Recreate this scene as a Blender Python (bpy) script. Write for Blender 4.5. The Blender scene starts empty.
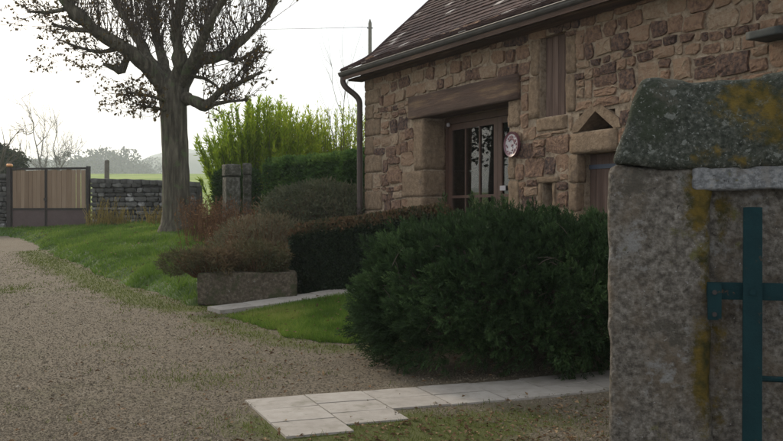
import bpy, math
import numpy as np
from mathutils import Vector

# ------------------------------------------------------------------ camera, sky, sun, exposure
sc = bpy.context.scene
F_PX, CX, HY, EYE = 950.0, 391.5, 214.0, 1.5      # focal length and horizon measured on the 783 px photograph
cam_d = bpy.data.cameras.new('camera'); cam = bpy.data.objects.new('camera', cam_d)
sc.collection.objects.link(cam); sc.camera = cam
cam_d.sensor_width = 36.0; cam_d.lens = F_PX / 783 * 36.0
cam_d.clip_start = 0.05; cam_d.clip_end = 4000
cam.location = (0, 0, EYE)
cam.rotation_euler = (math.radians(90) - math.atan((220.5 - HY) / F_PX), 0, 0)

SUN_DIR = Vector((-0.60, 0.80, 0)).normalized()
SUN_ELEV = math.radians(24)
world = bpy.data.worlds.new('World'); sc.world = world; world.use_nodes = True
wn = world.node_tree.nodes; wl = world.node_tree.links
bg = wn['Background']; bg.inputs['Strength'].default_value = 0.10
sky = wn.new('ShaderNodeTexSky'); sky.sky_type = 'NISHITA'; sky.sun_disc = False
sky.sun_elevation = SUN_ELEV; sky.sun_rotation = math.atan2(SUN_DIR.x, SUN_DIR.y)
sky.dust_density = 4.0; sky.air_density = 1.0; sky.ozone_density = 1.0
veil = wn.new('ShaderNodeMix'); veil.data_type = 'RGBA'; veil.inputs['Factor'].default_value = 0.72
cl = wn.new('ShaderNodeTexNoise'); cl.inputs['Scale'].default_value = 2.2; cl.inputs['Detail'].default_value = 6
cr_ = wn.new('ShaderNodeValToRGB'); cr_.color_ramp.elements[0].position = .3; cr_.color_ramp.elements[1].position = .75      # thin high cloud over the whole sky
cr_.color_ramp.elements[0].color = (.80, .86, .95, 1); cr_.color_ramp.elements[1].color = (1, 1, 1, 1)
sc_ = wn.new('ShaderNodeVectorMath'); sc_.operation = 'SCALE'; sc_.inputs['Scale'].default_value = 9.6
tcw = wn.new('ShaderNodeTexCoord'); wl.new(tcw.outputs['Generated'], cl.inputs['Vector']); wl.new(cl.outputs['Fac'], cr_.inputs['Fac']); wl.new(cr_.outputs['Color'], sc_.inputs[0]); wl.new(sc_.outputs['Vector'], veil.inputs['B'])
wl.new(sky.outputs['Color'], veil.inputs['A']); wl.new(veil.outputs['Result'], bg.inputs['Color'])

sun_d = bpy.data.lights.new('sun', 'SUN'); sun = bpy.data.objects.new('sun', sun_d)
sc.collection.objects.link(sun)
sun_d.energy = 2.2; sun_d.angle = math.radians(9); sun_d.color = (1.0, 0.86, 0.68)
to_sun = Vector((SUN_DIR.x * math.cos(SUN_ELEV), SUN_DIR.y * math.cos(SUN_ELEV), math.sin(SUN_ELEV)))
sun.rotation_euler = to_sun.to_track_quat('Z', 'Y').to_euler(); sun.location = (-20, 25, 30)

sc.view_settings.view_transform = 'Standard'; sc.view_settings.look = 'None'
sc.view_settings.exposure = 0.5; sc.view_settings.gamma = 1.0
sc.cycles.use_denoising = True
sc.cycles.max_bounces = 8; sc.cycles.transparent_max_bounces = 12
sc.cycles.volume_bounces = 3

# ------------------------------------------------------------------ helpers
rng = np.random.default_rng(11)
COL = sc.collection
ORG = {}

def U(a, b, n=None): return rng.uniform(a, b, n)
def nrm(v): v = np.asarray(v, float); return v / (np.linalg.norm(v, axis=-1, keepdims=True) + 1e-12)
def smooth(a, b, x): t = np.clip((x - a) / (b - a), 0, 1); return t * t * (3 - 2 * t)

def vnoise(P, scale=1.0, seed=0):
    """value noise in 0..1 for points P (n,3)"""
    P = np.asarray(P, float) * scale + seed * 17.31
    i = np.floor(P).astype(np.int64); f = P - i; f = f * f * (3 - 2 * f)
    def h(a, b, c):
        n = (a * 374761393 + b * 668265263 + c * 1274126177 + seed * 974711) & 0x7fffffff
        n = ((n ^ (n >> 13)) * 1274126177) & 0x7fffffff
        return ((n ^ (n >> 16)) & 0xffff) / 65535.0
    r = 0
    for dx in (0, 1):
        for dy in (0, 1):
            for dz in (0, 1):
                w = (f[:, 0] if dx else 1 - f[:, 0]) * (f[:, 1] if dy else 1 - f[:, 1]) * (f[:, 2] if dz else 1 - f[:, 2])
                r = r + w * h(i[:, 0] + dx, i[:, 1] + dy, i[:, 2] + dz)
    return r
def fbm(P, scale, seed=0, oct=3):
    r, a, t = 0, 1.0, 0
    for k in range(oct):
        r = r + a * vnoise(P, scale * 2 ** k, seed + k); t += a; a *= .5
    return r / t

def root(name, label, cat, loc, group=None):
    o = bpy.data.objects.new(name, None); COL.objects.link(o); o.location = loc
    o.empty_display_size = .2
    o['label'] = label; o['category'] = cat
    if group: o['group'] = group
    ORG[o.name] = np.array(loc, float)
    return o

def add(name, V, F, mat, parent=None, tint=None, smooth_=False, kind=None, label=None, cat=None, group=None, loc=None):
    """one mesh object from world-space vertices; the origin is the parent's origin (or loc)"""
    V = np.asarray(V, float).reshape(-1, 3)
    org = ORG[parent.name] if parent is not None else (np.array(loc, float) if loc is not None else np.zeros(3))
    me = bpy.data.meshes.new(name)
    L = (V - org).astype(np.float32)
    if isinstance(F, np.ndarray):
        m, k = F.shape
        me.vertices.add(len(L)); me.vertices.foreach_set('co', L.ravel())
        me.loops.add(m * k); me.loops.foreach_set('vertex_index', F.astype(np.int32).ravel())
        me.polygons.add(m); me.polygons.foreach_set('loop_start', np.arange(0, m * k, k, dtype=np.int32))
        me.update(calc_edges=True)
    else:
        me.from_pydata(L.tolist(), [], F); me.update()
    if tint is not None:
        a = me.attributes.new('tint', 'FLOAT', 'POINT')
        t = np.broadcast_to(np.asarray(tint, np.float32), (len(L),))
        a.data.foreach_set('value', np.ascontiguousarray(t))
    me.polygons.foreach_set('use_smooth', np.full(len(me.polygons), bool(smooth_)))
    if mat is not None: me.materials.append(mat)
    o = bpy.data.objects.new(name, me); COL.objects.link(o)
    if parent is not None: o.parent = parent
    else: o.location = org.tolist()
    ORG[o.name] = org
    if kind: o['kind'] = kind
    if label: o['label'] = label
    if cat: o['category'] = cat
    if group: o['group'] = group
    return o

def cat(parts):
    """join (V, F[, tint]) pieces with the same face size"""
    Vs, Fs, Ts, n = [], [], [], 0
    for p in parts:
        V = np.asarray(p[0], float); Vs.append(V); Fs.append(np.asarray(p[1]) + n); n += len(V)
        t = p[2] if len(p) > 2 else .5
        Ts.append(np.broadcast_to(np.asarray(t, float), (len(V),)))
    return np.concatenate(Vs), np.concatenate(Fs), np.concatenate(Ts)

BOXF = np.array([[0, 1, 3, 2], [4, 6, 7, 5], [0, 4, 5, 1], [2, 3, 7, 6], [0, 2, 6, 4], [1, 5, 7, 3]])
def obox(c, ax, ay, az):
    """box from centre and half-axis vectors"""
    c, ax, ay, az = (np.asarray(v, float) for v in (c, ax, ay, az))
    V = np.array([c + i * ax + j * ay + k * az for i in (-1, 1) for j in (-1, 1) for k in (-1, 1)])
    F = BOXF.copy()
    if np.dot(np.cross(ax, ay), az) < 0: F = F[:, ::-1]
    return V, F

def tube(P, R, n=6, cap=True):
    P = np.asarray(P, float); k = len(P); R = np.broadcast_to(np.asarray(R, float), (k,))
    T = nrm(np.gradient(P, axis=0))
    ref = np.array([0.13, 0.31, 1.0]) if abs(T[:, 2]).mean() < .8 else np.array([1.0, .21, .1])
    A = nrm(np.cross(T, ref)); B = np.cross(T, A)
    th = np.arange(n) * 2 * np.pi / n
    V = P[:, None] + R[:, None, None] * (A[:, None] * np.cos(th)[None, :, None] + B[:, None] * np.sin(th)[None, :, None])
    V = V.reshape(-1, 3)
    i = np.arange(n); j = (i + 1) % n
    F = np.concatenate([np.stack([a * n + i, a * n + j, a * n + n + j, a * n + n + i], 1) for a in range(k - 1)])
    if cap and n == 4: F = np.concatenate([F, [[3, 2, 1, 0], [(k-1)*n, (k-1)*n+1, (k-1)*n+2, (k-1)*n+3]]])
    if cap and n in (6, 8):
        e = (k - 1) * n
        for o, rv in ((0, True), (e, False)):
            q = [[o, o+1, o+2, o+3], [o, o+3, o+4, o+5]] if n == 6 else [[o, o+1, o+2, o+3], [o, o+3, o+4, o+7], [o+4, o+5, o+6, o+7]]
            q = np.array(q); F = np.concatenate([F, q[:, ::-1] if rv else q])
    return V, F

def curve(pts, n):
    """Catmull-Rom resample of rows (any width)"""
    P = np.asarray(pts, float); P = np.vstack([2 * P[0] - P[1], P, 2 * P[-1] - P[-2]])
    out = []
    for t in np.linspace(0, len(P) - 3 - 1e-6, n):
        i = int(t); f = t - i; a, b, c, d = P[i:i + 4]
        out.append(.5 * (2*b + (c-a)*f + (2*a-5*b+4*c-d)*f*f + (3*b-a-3*c+d)*f**3))
    return np.array(out)

def gridcube(n):
    """unit cube -1..1 as a welded quad grid"""
    t = np.linspace(-1, 1, n + 1); Vs, Fs, o = [], [], 0
    for ax in range(3):
        for s in (-1, 1):
            a, b = np.meshgrid(t, t, indexing='ij'); P = np.zeros((n + 1, n + 1, 3))
            P[..., ax] = s; P[..., (ax + 1) % 3] = a; P[..., (ax + 2) % 3] = b
            ii, jj = np.meshgrid(np.arange(n), np.arange(n), indexing='ij'); ii, jj = ii.ravel(), jj.ravel()
            q = np.stack([ii*(n+1)+jj, (ii+1)*(n+1)+jj, (ii+1)*(n+1)+jj+1, ii*(n+1)+jj+1], 1)
            Fs.append((q if s > 0 else q[:, ::-1]) + o); Vs.append(P.reshape(-1, 3)); o += (n + 1) ** 2
    V = np.concatenate(Vs); F = np.concatenate(Fs)
    key, inv = np.unique(np.round(V, 5), axis=0, return_inverse=True)
    return key, inv.ravel()[F]

def rock(size, n=12, r=.04, amp=.012, freq=6, seed=0, shape=None):
    """rounded, weathered block in local coords centred on 0; shape(V) warps it first"""
    C, F = gridcube(n); h = np.asarray(size, float) / 2
    r = min(r, h.min() * .95)
    P = C * h; inner = np.clip(P, -(h - r), h - r); d = P - inner
    ln = np.linalg.norm(d, axis=1, keepdims=True)
    N = np.where(ln > 1e-9, d / np.maximum(ln, 1e-9), 0); P = inner + N * r * (ln > 1e-9)
    if shape is not None: P = shape(P)
    Nn = nrm(C ** 5 + 1e-6)
    P = P + Nn * ((fbm(P + seed * 3.7, freq, seed, 5 if n > 40 else 4) - .5) * 2 * amp)[:, None]
    return P, F

def leaves(P, D, L, W, tint, up=None, bend=.25):
    """diamond leaves: base P, direction D, length L, width W (arrays)"""
    n = len(P); D = nrm(D)
    X = nrm(np.cross(D, rng.normal(size=(n, 3)))) if up is None else nrm(np.cross(D, up))
    N = np.cross(X, D); L = np.broadcast_to(L, (n,))[:, None]; W = np.broadcast_to(W, (n,))[:, None]
    V = np.stack([P, P + D * L * .5 + X * W * .5 + N * L * bend * .3, P + D * L - N * L * bend * .2, P + D * L * .5 - X * W * .5 + N * L * bend * .3], 1).reshape(-1, 3)
    return V, np.arange(4 * n).reshape(n, 4), np.repeat(np.broadcast_to(tint, (n,)), 4)

# ------------------------------------------------------------------ materials
MATS = {}
def mat(name, ramp, nscale=6.0, nmix=.35, rough=.9, bump=None, trans=0.0, spec=.25, detail=5, metal=0.0, stretch=None, speck=None, rotz=None):
    """tint attribute and noise drive a colour ramp; bump=(scale, strength, distance); speck=(scale, threshold, colour)"""
    m = bpy.data.materials.new(name); m.use_nodes = True; nt = m.node_tree; N = nt.nodes; L = nt.links
    b = N['Principled BSDF']; b.inputs['Roughness'].default_value = rough
    b.inputs['Specular IOR Level'].default_value = spec if trans == 0 else .10; b.inputs['Metallic'].default_value = metal
    tc = N.new('ShaderNodeTexCoord'); co = tc.outputs['Object']
    if rotz is not None:
        mr_ = N.new('ShaderNodeMapping'); mr_.inputs['Rotation'].default_value = (0, 0, rotz); L.new(co, mr_.inputs['Vector']); co = mr_.outputs['Vector']
    if stretch:
        mp = N.new('ShaderNodeMapping'); mp.inputs['Scale'].default_value = stretch; L.new(co, mp.inputs['Vector']); co = mp.outputs['Vector']
    nz = N.new('ShaderNodeTexNoise'); nz.inputs['Scale'].default_value = nscale; nz.inputs['Detail'].default_value = detail; nz.inputs['Roughness'].default_value = .65
    L.new(co, nz.inputs['Vector'])
    mr = N.new('ShaderNodeMapRange'); mr.inputs['From Min'].default_value = .3; mr.inputs['From Max'].default_value = .7; L.new(nz.outputs['Fac'], mr.inputs['Value'])
    at = N.new('ShaderNodeAttribute'); at.attribute_name = 'tint'
    mx = N.new('ShaderNodeMix'); mx.inputs['Factor'].default_value = nmix
    L.new(at.outputs['Fac'], mx.inputs['A']); L.new(mr.outputs['Result'], mx.inputs['B'])
    cr = N.new('ShaderNodeValToRGB'); e = cr.color_ramp.elements
    while len(e) < len(ramp): e.new(.5)
    for i, (p, c) in enumerate(ramp): e[i].position = p; e[i].color = (*c, 1)
    L.new(mx.outputs['Result'], cr.inputs['Fac']); colr = cr.outputs['Color']
    for sp in (speck or []):
        s, th, c, soft = sp
        n2 = N.new('ShaderNodeTexNoise'); n2.inputs['Scale'].default_value = s; n2.inputs['Detail'].default_value = 6; n2.inputs['Roughness'].default_value = .7
        L.new(tc.outputs['Object'], n2.inputs['Vector'])
        r2 = N.new('ShaderNodeMapRange'); r2.inputs['From Min'].default_value = th; r2.inputs['From Max'].default_value = th + soft; L.new(n2.outputs['Fac'], r2.inputs['Value'])
        m2 = N.new('ShaderNodeMix'); m2.data_type = 'RGBA'; m2.inputs['B'].default_value = (*c, 1)
        L.new(r2.outputs['Result'], m2.inputs['Factor']); L.new(colr, m2.inputs['A']); colr = m2.outputs['Result']
    L.new(colr, b.inputs['Base Color'])
    if bump:
        nb = N.new('ShaderNodeTexNoise'); nb.inputs['Scale'].default_value = bump[0]; nb.inputs['Detail'].default_value = 8; nb.inputs['Roughness'].default_value = .7
        L.new(co, nb.inputs['Vector'])
        bp = N.new('ShaderNodeBump'); bp.inputs['Strength'].default_value = bump[1]; bp.inputs['Distance'].default_value = bump[2]
        L.new(nb.outputs['Fac'], bp.inputs['Height']); L.new(bp.outputs['Normal'], b.inputs['Normal'])
    if trans > 0:
        tr = N.new('ShaderNodeBsdfTranslucent'); ms = N.new('ShaderNodeMixShader'); ms.inputs['Fac'].default_value = trans
        L.new(colr, tr.inputs['Color']); L.new(b.outputs['BSDF'], ms.inputs[1]); L.new(tr.outputs['BSDF'], ms.inputs[2])
        L.new(ms.outputs['Shader'], N['Material Output'].inputs['Surface'])
    MATS[name] = m
    return m

def R2(a, b): return [(0, a), (1, b)]
m_stone = mat('rubble stone', [(0, (.038, .028, .028)), (.18, (.085, .057, .048)), (.34, (.19, .115, .080)), (.5, (.29, .180, .115)), (.68, (.30, .205, .135)), (.85, (.36, .27, .185)), (1, (.44, .355, .26))], 26, .42, .95, (40, 1.0, .03), detail=9, speck=[(22, .64, (.10, .085, .075), .06)])
m_mortar = mat('lime mortar', [(0, (.13, .093, .063)), (.45, (.31, .235, .162)), (1, (.45, .365, .27))], 16, .95, .95, (30, 1.0, .03), detail=9)
m_dressed = mat('dressed sandstone', [(0, (.15, .10, .064)), (.5, (.25, .175, .112)), (1, (.36, .265, .175))], 18, .85, .92, (45, 1.0, .03), detail=10, speck=[(5, .58, (.15, .11, .08), .10), (30, .64, (.09, .07, .055), .05)])
m_beam = mat('oak beam', [(0, (.045, .030, .023)), (.6, (.10, .062, .045)), (.85, (.17, .11, .065)), (1, (.22, .145, .085))], 9, .9, .85, (26, 1.0, .02), stretch=(.12, 1, 1), rotz=-math.atan2(.8884, -.459))
m_door = mat('brown joinery', [(0, (.06, .032, .022)), (1, (.11, .06, .042))], 12, .6, .6, (50, .2, .004), spec=.4)
m_shutter = mat('shutter boards', [(0, (.06, .038, .03)), (.5, (.12, .078, .06)), (1, (.21, .145, .115))], 16, .75, .85, (50, 1.0, .01), stretch=(1, 1, .08))
m_tile = mat('clay roof tile', [(0, (.028, .018, .017)), (.5, (.058, .035, .031)), (.85, (.095, .057, .048)), (.97, (.26, .22, .20)), (1, (.36, .32, .29))], 20, .25, .9, (60, .5, .006))
m_zinc = mat('weathered zinc', R2((.045, .04, .037), (.095, .085, .08)), 8, .6, .6, (30, .2, .003), spec=.4, metal=.2)
m_pipe = mat('brown downpipe', R2((.045, .032, .026), (.085, .06, .048)), 8, .6, .6, None, spec=.4)
m_bark = mat('bark', [(0, (.03, .025, .018)), (.5, (.095, .083, .06)), (1, (.20, .18, .13))], 14, .9, .95, (22, 1.0, .06), stretch=(1, 1, .14), speck=[(3.5, .56, (.10, .13, .06), .12)])
m_twig = mat('twig bark', R2((.045, .035, .027), (.10, .08, .06)), 6, .5, .9)
m_dryleaf = mat('autumn tree leaf', [(0, (.035, .028, .012)), (.6, (.09, .065, .025)), (1, (.17, .11, .04))], 3, .2, .8, None, trans=.3)
m_conifer = mat('conifer spray', [(0, (.012, .022, .009)), (.5, (.032, .060, .021)), (.85, (.075, .125, .042)), (1, (.12, .155, .06))], 1.5, .25, .75, None, trans=.15)
m_hedge = mat('clipped hedge leaf', [(0, (.012, .022, .012)), (.55, (.030, .048, .022)), (.8, (.06, .06, .03)), (1, (.16, .085, .045))], 2, .15, .7, None, trans=.12)
m_ivy = mat('ivy hedge leaf', [(0, (.02, .045, .012)), (.6, (.055, .11, .025)), (1, (.12, .19, .04))], 2, .25, .7, None, trans=.3)
m_shrub = mat('grey brown shrub leaf', [(0, (.035, .043, .026)), (.5, (.10, .108, .062)), (1, (.19, .14, .085))], 2, .3, .85, None, trans=.2)
m_trough_pl = mat('trough plant leaf', [(0, (.04, .042, .02)), (.5, (.085, .085, .04)), (1, (.17, .105, .06))], 3, .3, .85, None, trans=.15)
m_bamboo = mat('willow leaf', [(0, (.09, .16, .012)), (.5, (.25, .35, .025)), (1, (.45, .47, .05))], 2, .25, .7, None, trans=.6)
m_dead = mat('dead stem', [(0, (.07, .04, .024)), (.6, (.16, .085, .045)), (1, (.26, .16, .08))], 3, .3, .9, None, trans=.15)
m_straw = mat('straw grass', [(0, (.20, .15, .04)), (1, (.42, .32, .10))], 3, .3, .8, None, trans=.3)
m_grass = mat('lawn grass', [(0, (.042, .078, .014)), (.45, (.105, .185, .026)), (.75, (.19, .25, .05)), (1, (.32, .27, .11))], .9, .45, .7, None, trans=.35)
m_lawn = mat('lawn soil', [(0, (.03, .055, .012)), (1, (.06, .10, .02))], 5, .8, .95, (30, .6, .02))
m_moss = mat('moss blade', [(0, (.05, .075, .014)), (1, (.15, .17, .035))], 2, .4, .85, None, trans=.25)
m_litter = mat('fallen leaf', [(0, (.06, .036, .02)), (.6, (.16, .095, .05)), (1, (.30, .21, .12))], 4, .2, .8, None, trans=.1)
m_slab = mat('concrete slab', [(0, (.24, .215, .185)), (.5, (.31, .282, .245)), (1, (.38, .35, .31))], 9, .6, .9, (60, .6, .006), speck=[(3.5, .55, (.19, .175, .135), .16), (14, .64, (.11, .105, .07), .06)])
m_pebble = mat('gravel stone', [(0, (.05, .039, .026)), (.4, (.132, .105, .072)), (.8, (.215, .177, .125)), (1, (.40, .345, .27))], 30, .15, .9)
m_drywall = mat('dry stone', [(0, (.022, .022, .02)), (.5, (.085, .082, .075)), (.85, (.17, .165, .155)), (1, (.36, .35, .34))], 6, .35, .95, (20, .6, .02))
m_drygap = mat('dry stone gap', R2((.02, .02, .018), (.05, .047, .042)), 6, .8, .95)
m_trough = mat('trough stone', [(0, (.045, .036, .025)), (.5, (.105, .085, .06)), (1, (.20, .165, .12))], 28, .95, .95, (50, 1.0, .02), detail=10, speck=[(6, .52, (.06, .066, .03), .12), (30, .62, (.24, .23, .2), .05)])
m_pier = mat('pier stone', [(0, (.045, .042, .033)), (.5, (.10, .095, .075)), (1, (.24, .23, .20))], 14, .9, .95, (25, 1.0, .03), detail=9, speck=[(4, .52, (.05, .06, .028), .12)])
m_wood = mat('gate plank', [(0, (.13, .085, .055)), (.5, (.22, .15, .10)), (1, (.32, .235, .165))], 6, .35, .85, (30, .3, .004), stretch=(1, 1, .12))
m_sheet = mat('painted sheet panel', R2((.075, .05, .047), (.115, .08, .075)), 4, .7, .6, None)
m_dark = mat('dark iron and niche shade', R2((.02, .016, .015), (.05, .04, .036)), 9, .6, .6, None)
m_lit_cap = mat('sunlit post cap', R2((.45, .2, .08), (.6, .3, .14)), 9, .6, .35, None, metal=.7)  # warm orange puts the sunlight caught by the post top into the colour
m_green = mat('green iron', R2((.0035, .018, .021), (.007, .031, .034)), 14, .8, .75, (60, .6, .005), spec=.15, speck=[(20, .62, (.075, .042, .025), .03), (11, .63, (.02, .045, .045), .1)])
m_white = mat('white enamel', R2((.33, .30, .31), (.46, .43, .44)), 8, .5, .5, None, spec=.5)
m_plum = mat('plum glaze', R2((.10, .035, .05), (.16, .06, .075)), 8, .5, .4, None, spec=.5)
m_strap = mat('blue grey strap', R2((.05, .06, .085), (.09, .105, .135)), 8, .5, .5, None)
m_slate = mat('slate sill', R2((.03, .032, .03), (.07, .075, .068)), 8, .7, .8, (30, .4, .006))
m_pole = mat('pole wood', R2((.10, .09, .075), (.2, .18, .15)), 6, .6, .9, None)
m_fartree = mat('far tree leaf', [(0, (.02, .028, .016)), (1, (.05, .058, .03))], .5, .4, .9, None, trans=.2)
m_hill = mat('wooded hill', [(0, (.025, .035, .02)), (1, (.06, .07, .035))], .05, .8, 1.0)
m_inside = mat('plaster inside', R2((.25, .2, .15), (.35, .29, .22)), 3, .6, .95)
m_curtain = mat('curtain', R2((.35, .3, .24), (.45, .4, .33)), 3, .6, .9)

def glass_mat():
    m = bpy.data.materials.new('window glass'); m.use_nodes = True; N = m.node_tree.nodes; L = m.node_tree.links
    N.remove(N['Principled BSDF'])
    fr = N.new('ShaderNodeFresnel'); fr.inputs['IOR'].default_value = 1.8
    gl = N.new('ShaderNodeBsdfGlossy'); gl.inputs['Roughness'].default_value = .015
    tr = N.new('ShaderNodeBsdfTransparent'); tr.inputs['Color'].default_value = (.8, .85, .82, 1)
    ms = N.new('ShaderNodeMixShader'); L.new(fr.outputs['Fac'], ms.inputs['Fac'])
    L.new(tr.outputs['BSDF'], ms.inputs[1]); L.new(gl.outputs['BSDF'], ms.inputs[2]); L.new(ms.outputs['Shader'], N['Material Output'].inputs['Surface'])
    return m
m_glass = glass_mat()

def pillar_mat(name, dark):
    """granite with lichen spots and moss patches"""
    if dark: m = mat(name, [(0, (.02, .024, .016)), (.4, (.052, .058, .043)), (.75, (.10, .105, .083)), (1, (.23, .235, .20))], 70, 1.0, .97, (80, 1.0, .03), detail=12,
                     speck=[(5, .50, (.045, .055, .032), .10), (7, .58, (.10, .095, .07), .06), (75, .60, (.27, .28, .25), .03), (16, .60, (.20, .21, .18), .03)])
    else: m = mat(name, [(0, (.055, .048, .038)), (.4, (.15, .132, .108)), (.7, (.25, .225, .188)), (1, (.36, .33, .285))], 46, 1.0, .97, (70, 1.0, .03), detail=12,
                  speck=[(3.2, .50, (.19, .145, .098), .18), (6, .57, (.11, .098, .076), .08), (7, .572, (.30, .29, .268), .06), (4.5, .60, (.16, .15, .06), .06), (60, .655, (.46, .44, .42), .03), (45, .645, (.04, .036, .03), .04)])
    nt = m.node_tree; N = nt.nodes; L = nt.links; b = N['Principled BSDF']
    src = b.inputs['Base Color'].links[0].from_socket
    at = N.new('ShaderNodeAttribute'); at.attribute_name = 'moss'
    tc = N.new('ShaderNodeTexCoord'); nz = N.new('ShaderNodeTexNoise'); nz.inputs['Scale'].default_value = 14; nz.inputs['Detail'].default_value = 12; nz.inputs['Roughness'].default_value = .82
    L.new(tc.outputs['Object'], nz.inputs['Vector'])
    nm = N.new('ShaderNodeMapRange'); nm.inputs['From Min'].default_value = .3; nm.inputs['From Max'].default_value = .7; nm.inputs['To Min'].default_value = .05; nm.inputs['To Max'].default_value = .95; nm.clamp = False; L.new(nz.outputs['Fac'], nm.inputs['Value'])
    ad = N.new('ShaderNodeMath'); ad.operation = 'ADD'; L.new(at.outputs['Fac'], ad.inputs[0]); L.new(nm.outputs['Result'], ad.inputs[1])
    mr = N.new('ShaderNodeMapRange'); mr.inputs['From Min'].default_value = .98; mr.inputs['From Max'].default_value = 1.25; L.new(ad.outputs['Value'], mr.inputs['Value'])
    n3 = N.new('ShaderNodeTexNoise'); n3.inputs['Scale'].default_value = 24; n3.inputs['Detail'].default_value = 9; L.new(tc.outputs['Object'], n3.inputs['Vector'])
    cr = N.new('ShaderNodeValToRGB'); cr.color_ramp.elements[0].position = .35; cr.color_ramp.elements[1].position = .65
    cr.color_ramp.elements[0].color = (.05, .048, .014, 1); cr.color_ramp.elements[1].color = (.20, .135, .025, 1)
    L.new(n3.outputs['Fac'], cr.inputs['Fac'])
    mx = N.new('ShaderNodeMix'); mx.data_type = 'RGBA'; L.new(mr.outputs['Result'], mx.inputs['Factor']); L.new(src, mx.inputs['A']); L.new(cr.outputs['Color'], mx.inputs['B'])
    L.new(mx.outputs['Result'], b.inputs['Base Color'])
    return m
m_pillar = pillar_mat('lichen granite', False); m_band = pillar_mat('pale lichen granite', False)
for el, c_ in zip([n_ for n_ in m_band.node_tree.nodes if n_.type == 'VALTORGB'][0].color_ramp.elements, ((.12, .125, .125), (.22, .225, .225), (.36, .365, .365))): el.color = (*c_, 1)
m_cap = pillar_mat('dark mossy granite', True)

# ------------------------------------------------------------------ terrain
CP = np.array([(-2.2, 5.2, .22), (0, 5.2, .22), (2, 5, .2), (-.97, 6.3, .25), (1.73, 7.5, .27), (0, 2, .12), (-4, 2, .12), (3.5, 1, .1), (-6, 8, .3), (-4.9, 12, .40),
               (-7.0, 20, .57), (-4.1, 15, .46), (-2.43, 11.8, .39), (-2.04, 11, .36), (-.45, 11.8, .50), (-.39, 14.3, .80), (.6, 12.2, .60), (2, 9.2, .42), (4, 6, .3),
               (-10.4, 28.8, .95), (-11.2, 27, .88), (-15, 27, .85), (-14, 16, .5), (-12, 6, .28), (-4.6, 20, 1.02), (-7, 27.5, 1.12), (-5, 28, 1.22), (-3, 21, 1.12), (-1, 17, .95), (-.5, 24, 1.2), (5, 14, .8), (6, 28, 1.2)], float)
def _tps():
    n = len(CP); d = np.linalg.norm(CP[:, None, :2] - CP[None, :, :2], axis=2)
    K = np.where(d > 0, d * d * np.log(d + 1e-12), 0) + np.eye(n) * .6
    A = np.zeros((n + 3, n + 3)); A[:n, :n] = K; A[:n, n] = 1; A[:n, n + 1:] = CP[:, :2]; A[n, :n] = 1; A[n + 1:, :n] = CP[:, :2].T
    return np.linalg.solve(A, np.concatenate([CP[:, 2], [0, 0, 0]]))
_W = _tps()
FX = np.array([0, 30, 60, 95, 120, 150, 220, 500, 3000]); FZ = np.array([1.0, 1.15, 3.1, 5.55, 5.9, 5.0, 2.5, 0, 0])
def g(x, y):
    x = np.atleast_1d(np.asarray(x, float)); y = np.atleast_1d(np.asarray(y, float)); sh = np.broadcast(x, y).shape
    x, y = np.broadcast_to(x, sh).ravel(), np.broadcast_to(y, sh).ravel()
    xc, yc = np.clip(x, -16, 6), np.clip(y, 0, 31)
    d2 = (xc[:, None] - CP[None, :, 0]) ** 2 + (yc[:, None] - CP[None, :, 1]) ** 2
    z = (.5 * d2 * np.log(d2 + 1e-12)) @ _W[:len(CP)] + _W[-3] + _W[-2] * xc + _W[-1] * yc
    w = smooth(29, 42, y)
    return (z * (1 - w) + np.interp(y, FX, FZ) * w).reshape(sh)
def g1(x, y): return float(g(x, y)[0])

def ray(px, py): return (px - CX) / F_PX, (HY - py) / F_PX
def pix(px, py, d):
    a, b = ray(px, py); return np.array([a * d, d, EYE + b * d])
def hit(px, py, lo=3.0, hi=40.0):
    """where the sight line through a pixel of the photograph meets the terrain"""
    a, b = ray(px, py); d = np.linspace(lo, hi, 3000); z = EYE + b * d
    k = np.argmax(z <= g(a * d, d)); d = d[k]
    return np.array([a * d, d])

def sdpoly(P, poly):
    """signed distance, positive inside"""
    P = np.asarray(P, float); poly = np.asarray(poly, float); n = len(poly)
    best = np.full(len(P), 1e9); ins = np.zeros(len(P), bool)
    for i in range(n):
        a, b = poly[i], poly[(i + 1) % n]; e = b - a; w = P - a
        t = np.clip((w @ e) / (e @ e), 0, 1); best = np.minimum(best, np.linalg.norm(w - t[:, None] * e, axis=1))
        c = (a[1] > P[:, 1]) != (b[1] > P[:, 1])
        xi = (b[0] - a[0]) * (P[:, 1] - a[1]) / (b[1] - a[1] + 1e-12) + a[0]
        ins ^= c & (P[:, 0] < xi)
    return np.where(ins, best, -best)

def sheet(xs, ys, zf):
    X, Y = np.meshgrid(xs, ys); Z = zf(X.ravel(), Y.ravel())
    V = np.stack([X.ravel(), Y.ravel(), Z], 1); nx, ny = len(xs), len(ys)
    i, j = np.meshgrid(np.arange(nx - 1), np.arange(ny - 1)); i, j = i.ravel(), j.ravel()
    return V, np.stack([j*nx+i, j*nx+i+1, (j+1)*nx+i+1, (j+1)*nx+i], 1)

def graded(lo, hi, step, far):
    a = list(np.arange(lo, hi + step * .5, step)); d = step
    while a[-1] < far: d *= 1.25; a.append(a[-1] + d)
    d = step
    while a[0] > -far: d *= 1.25; a.insert(0, a[0] - d)
    return np.array(a)

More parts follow.
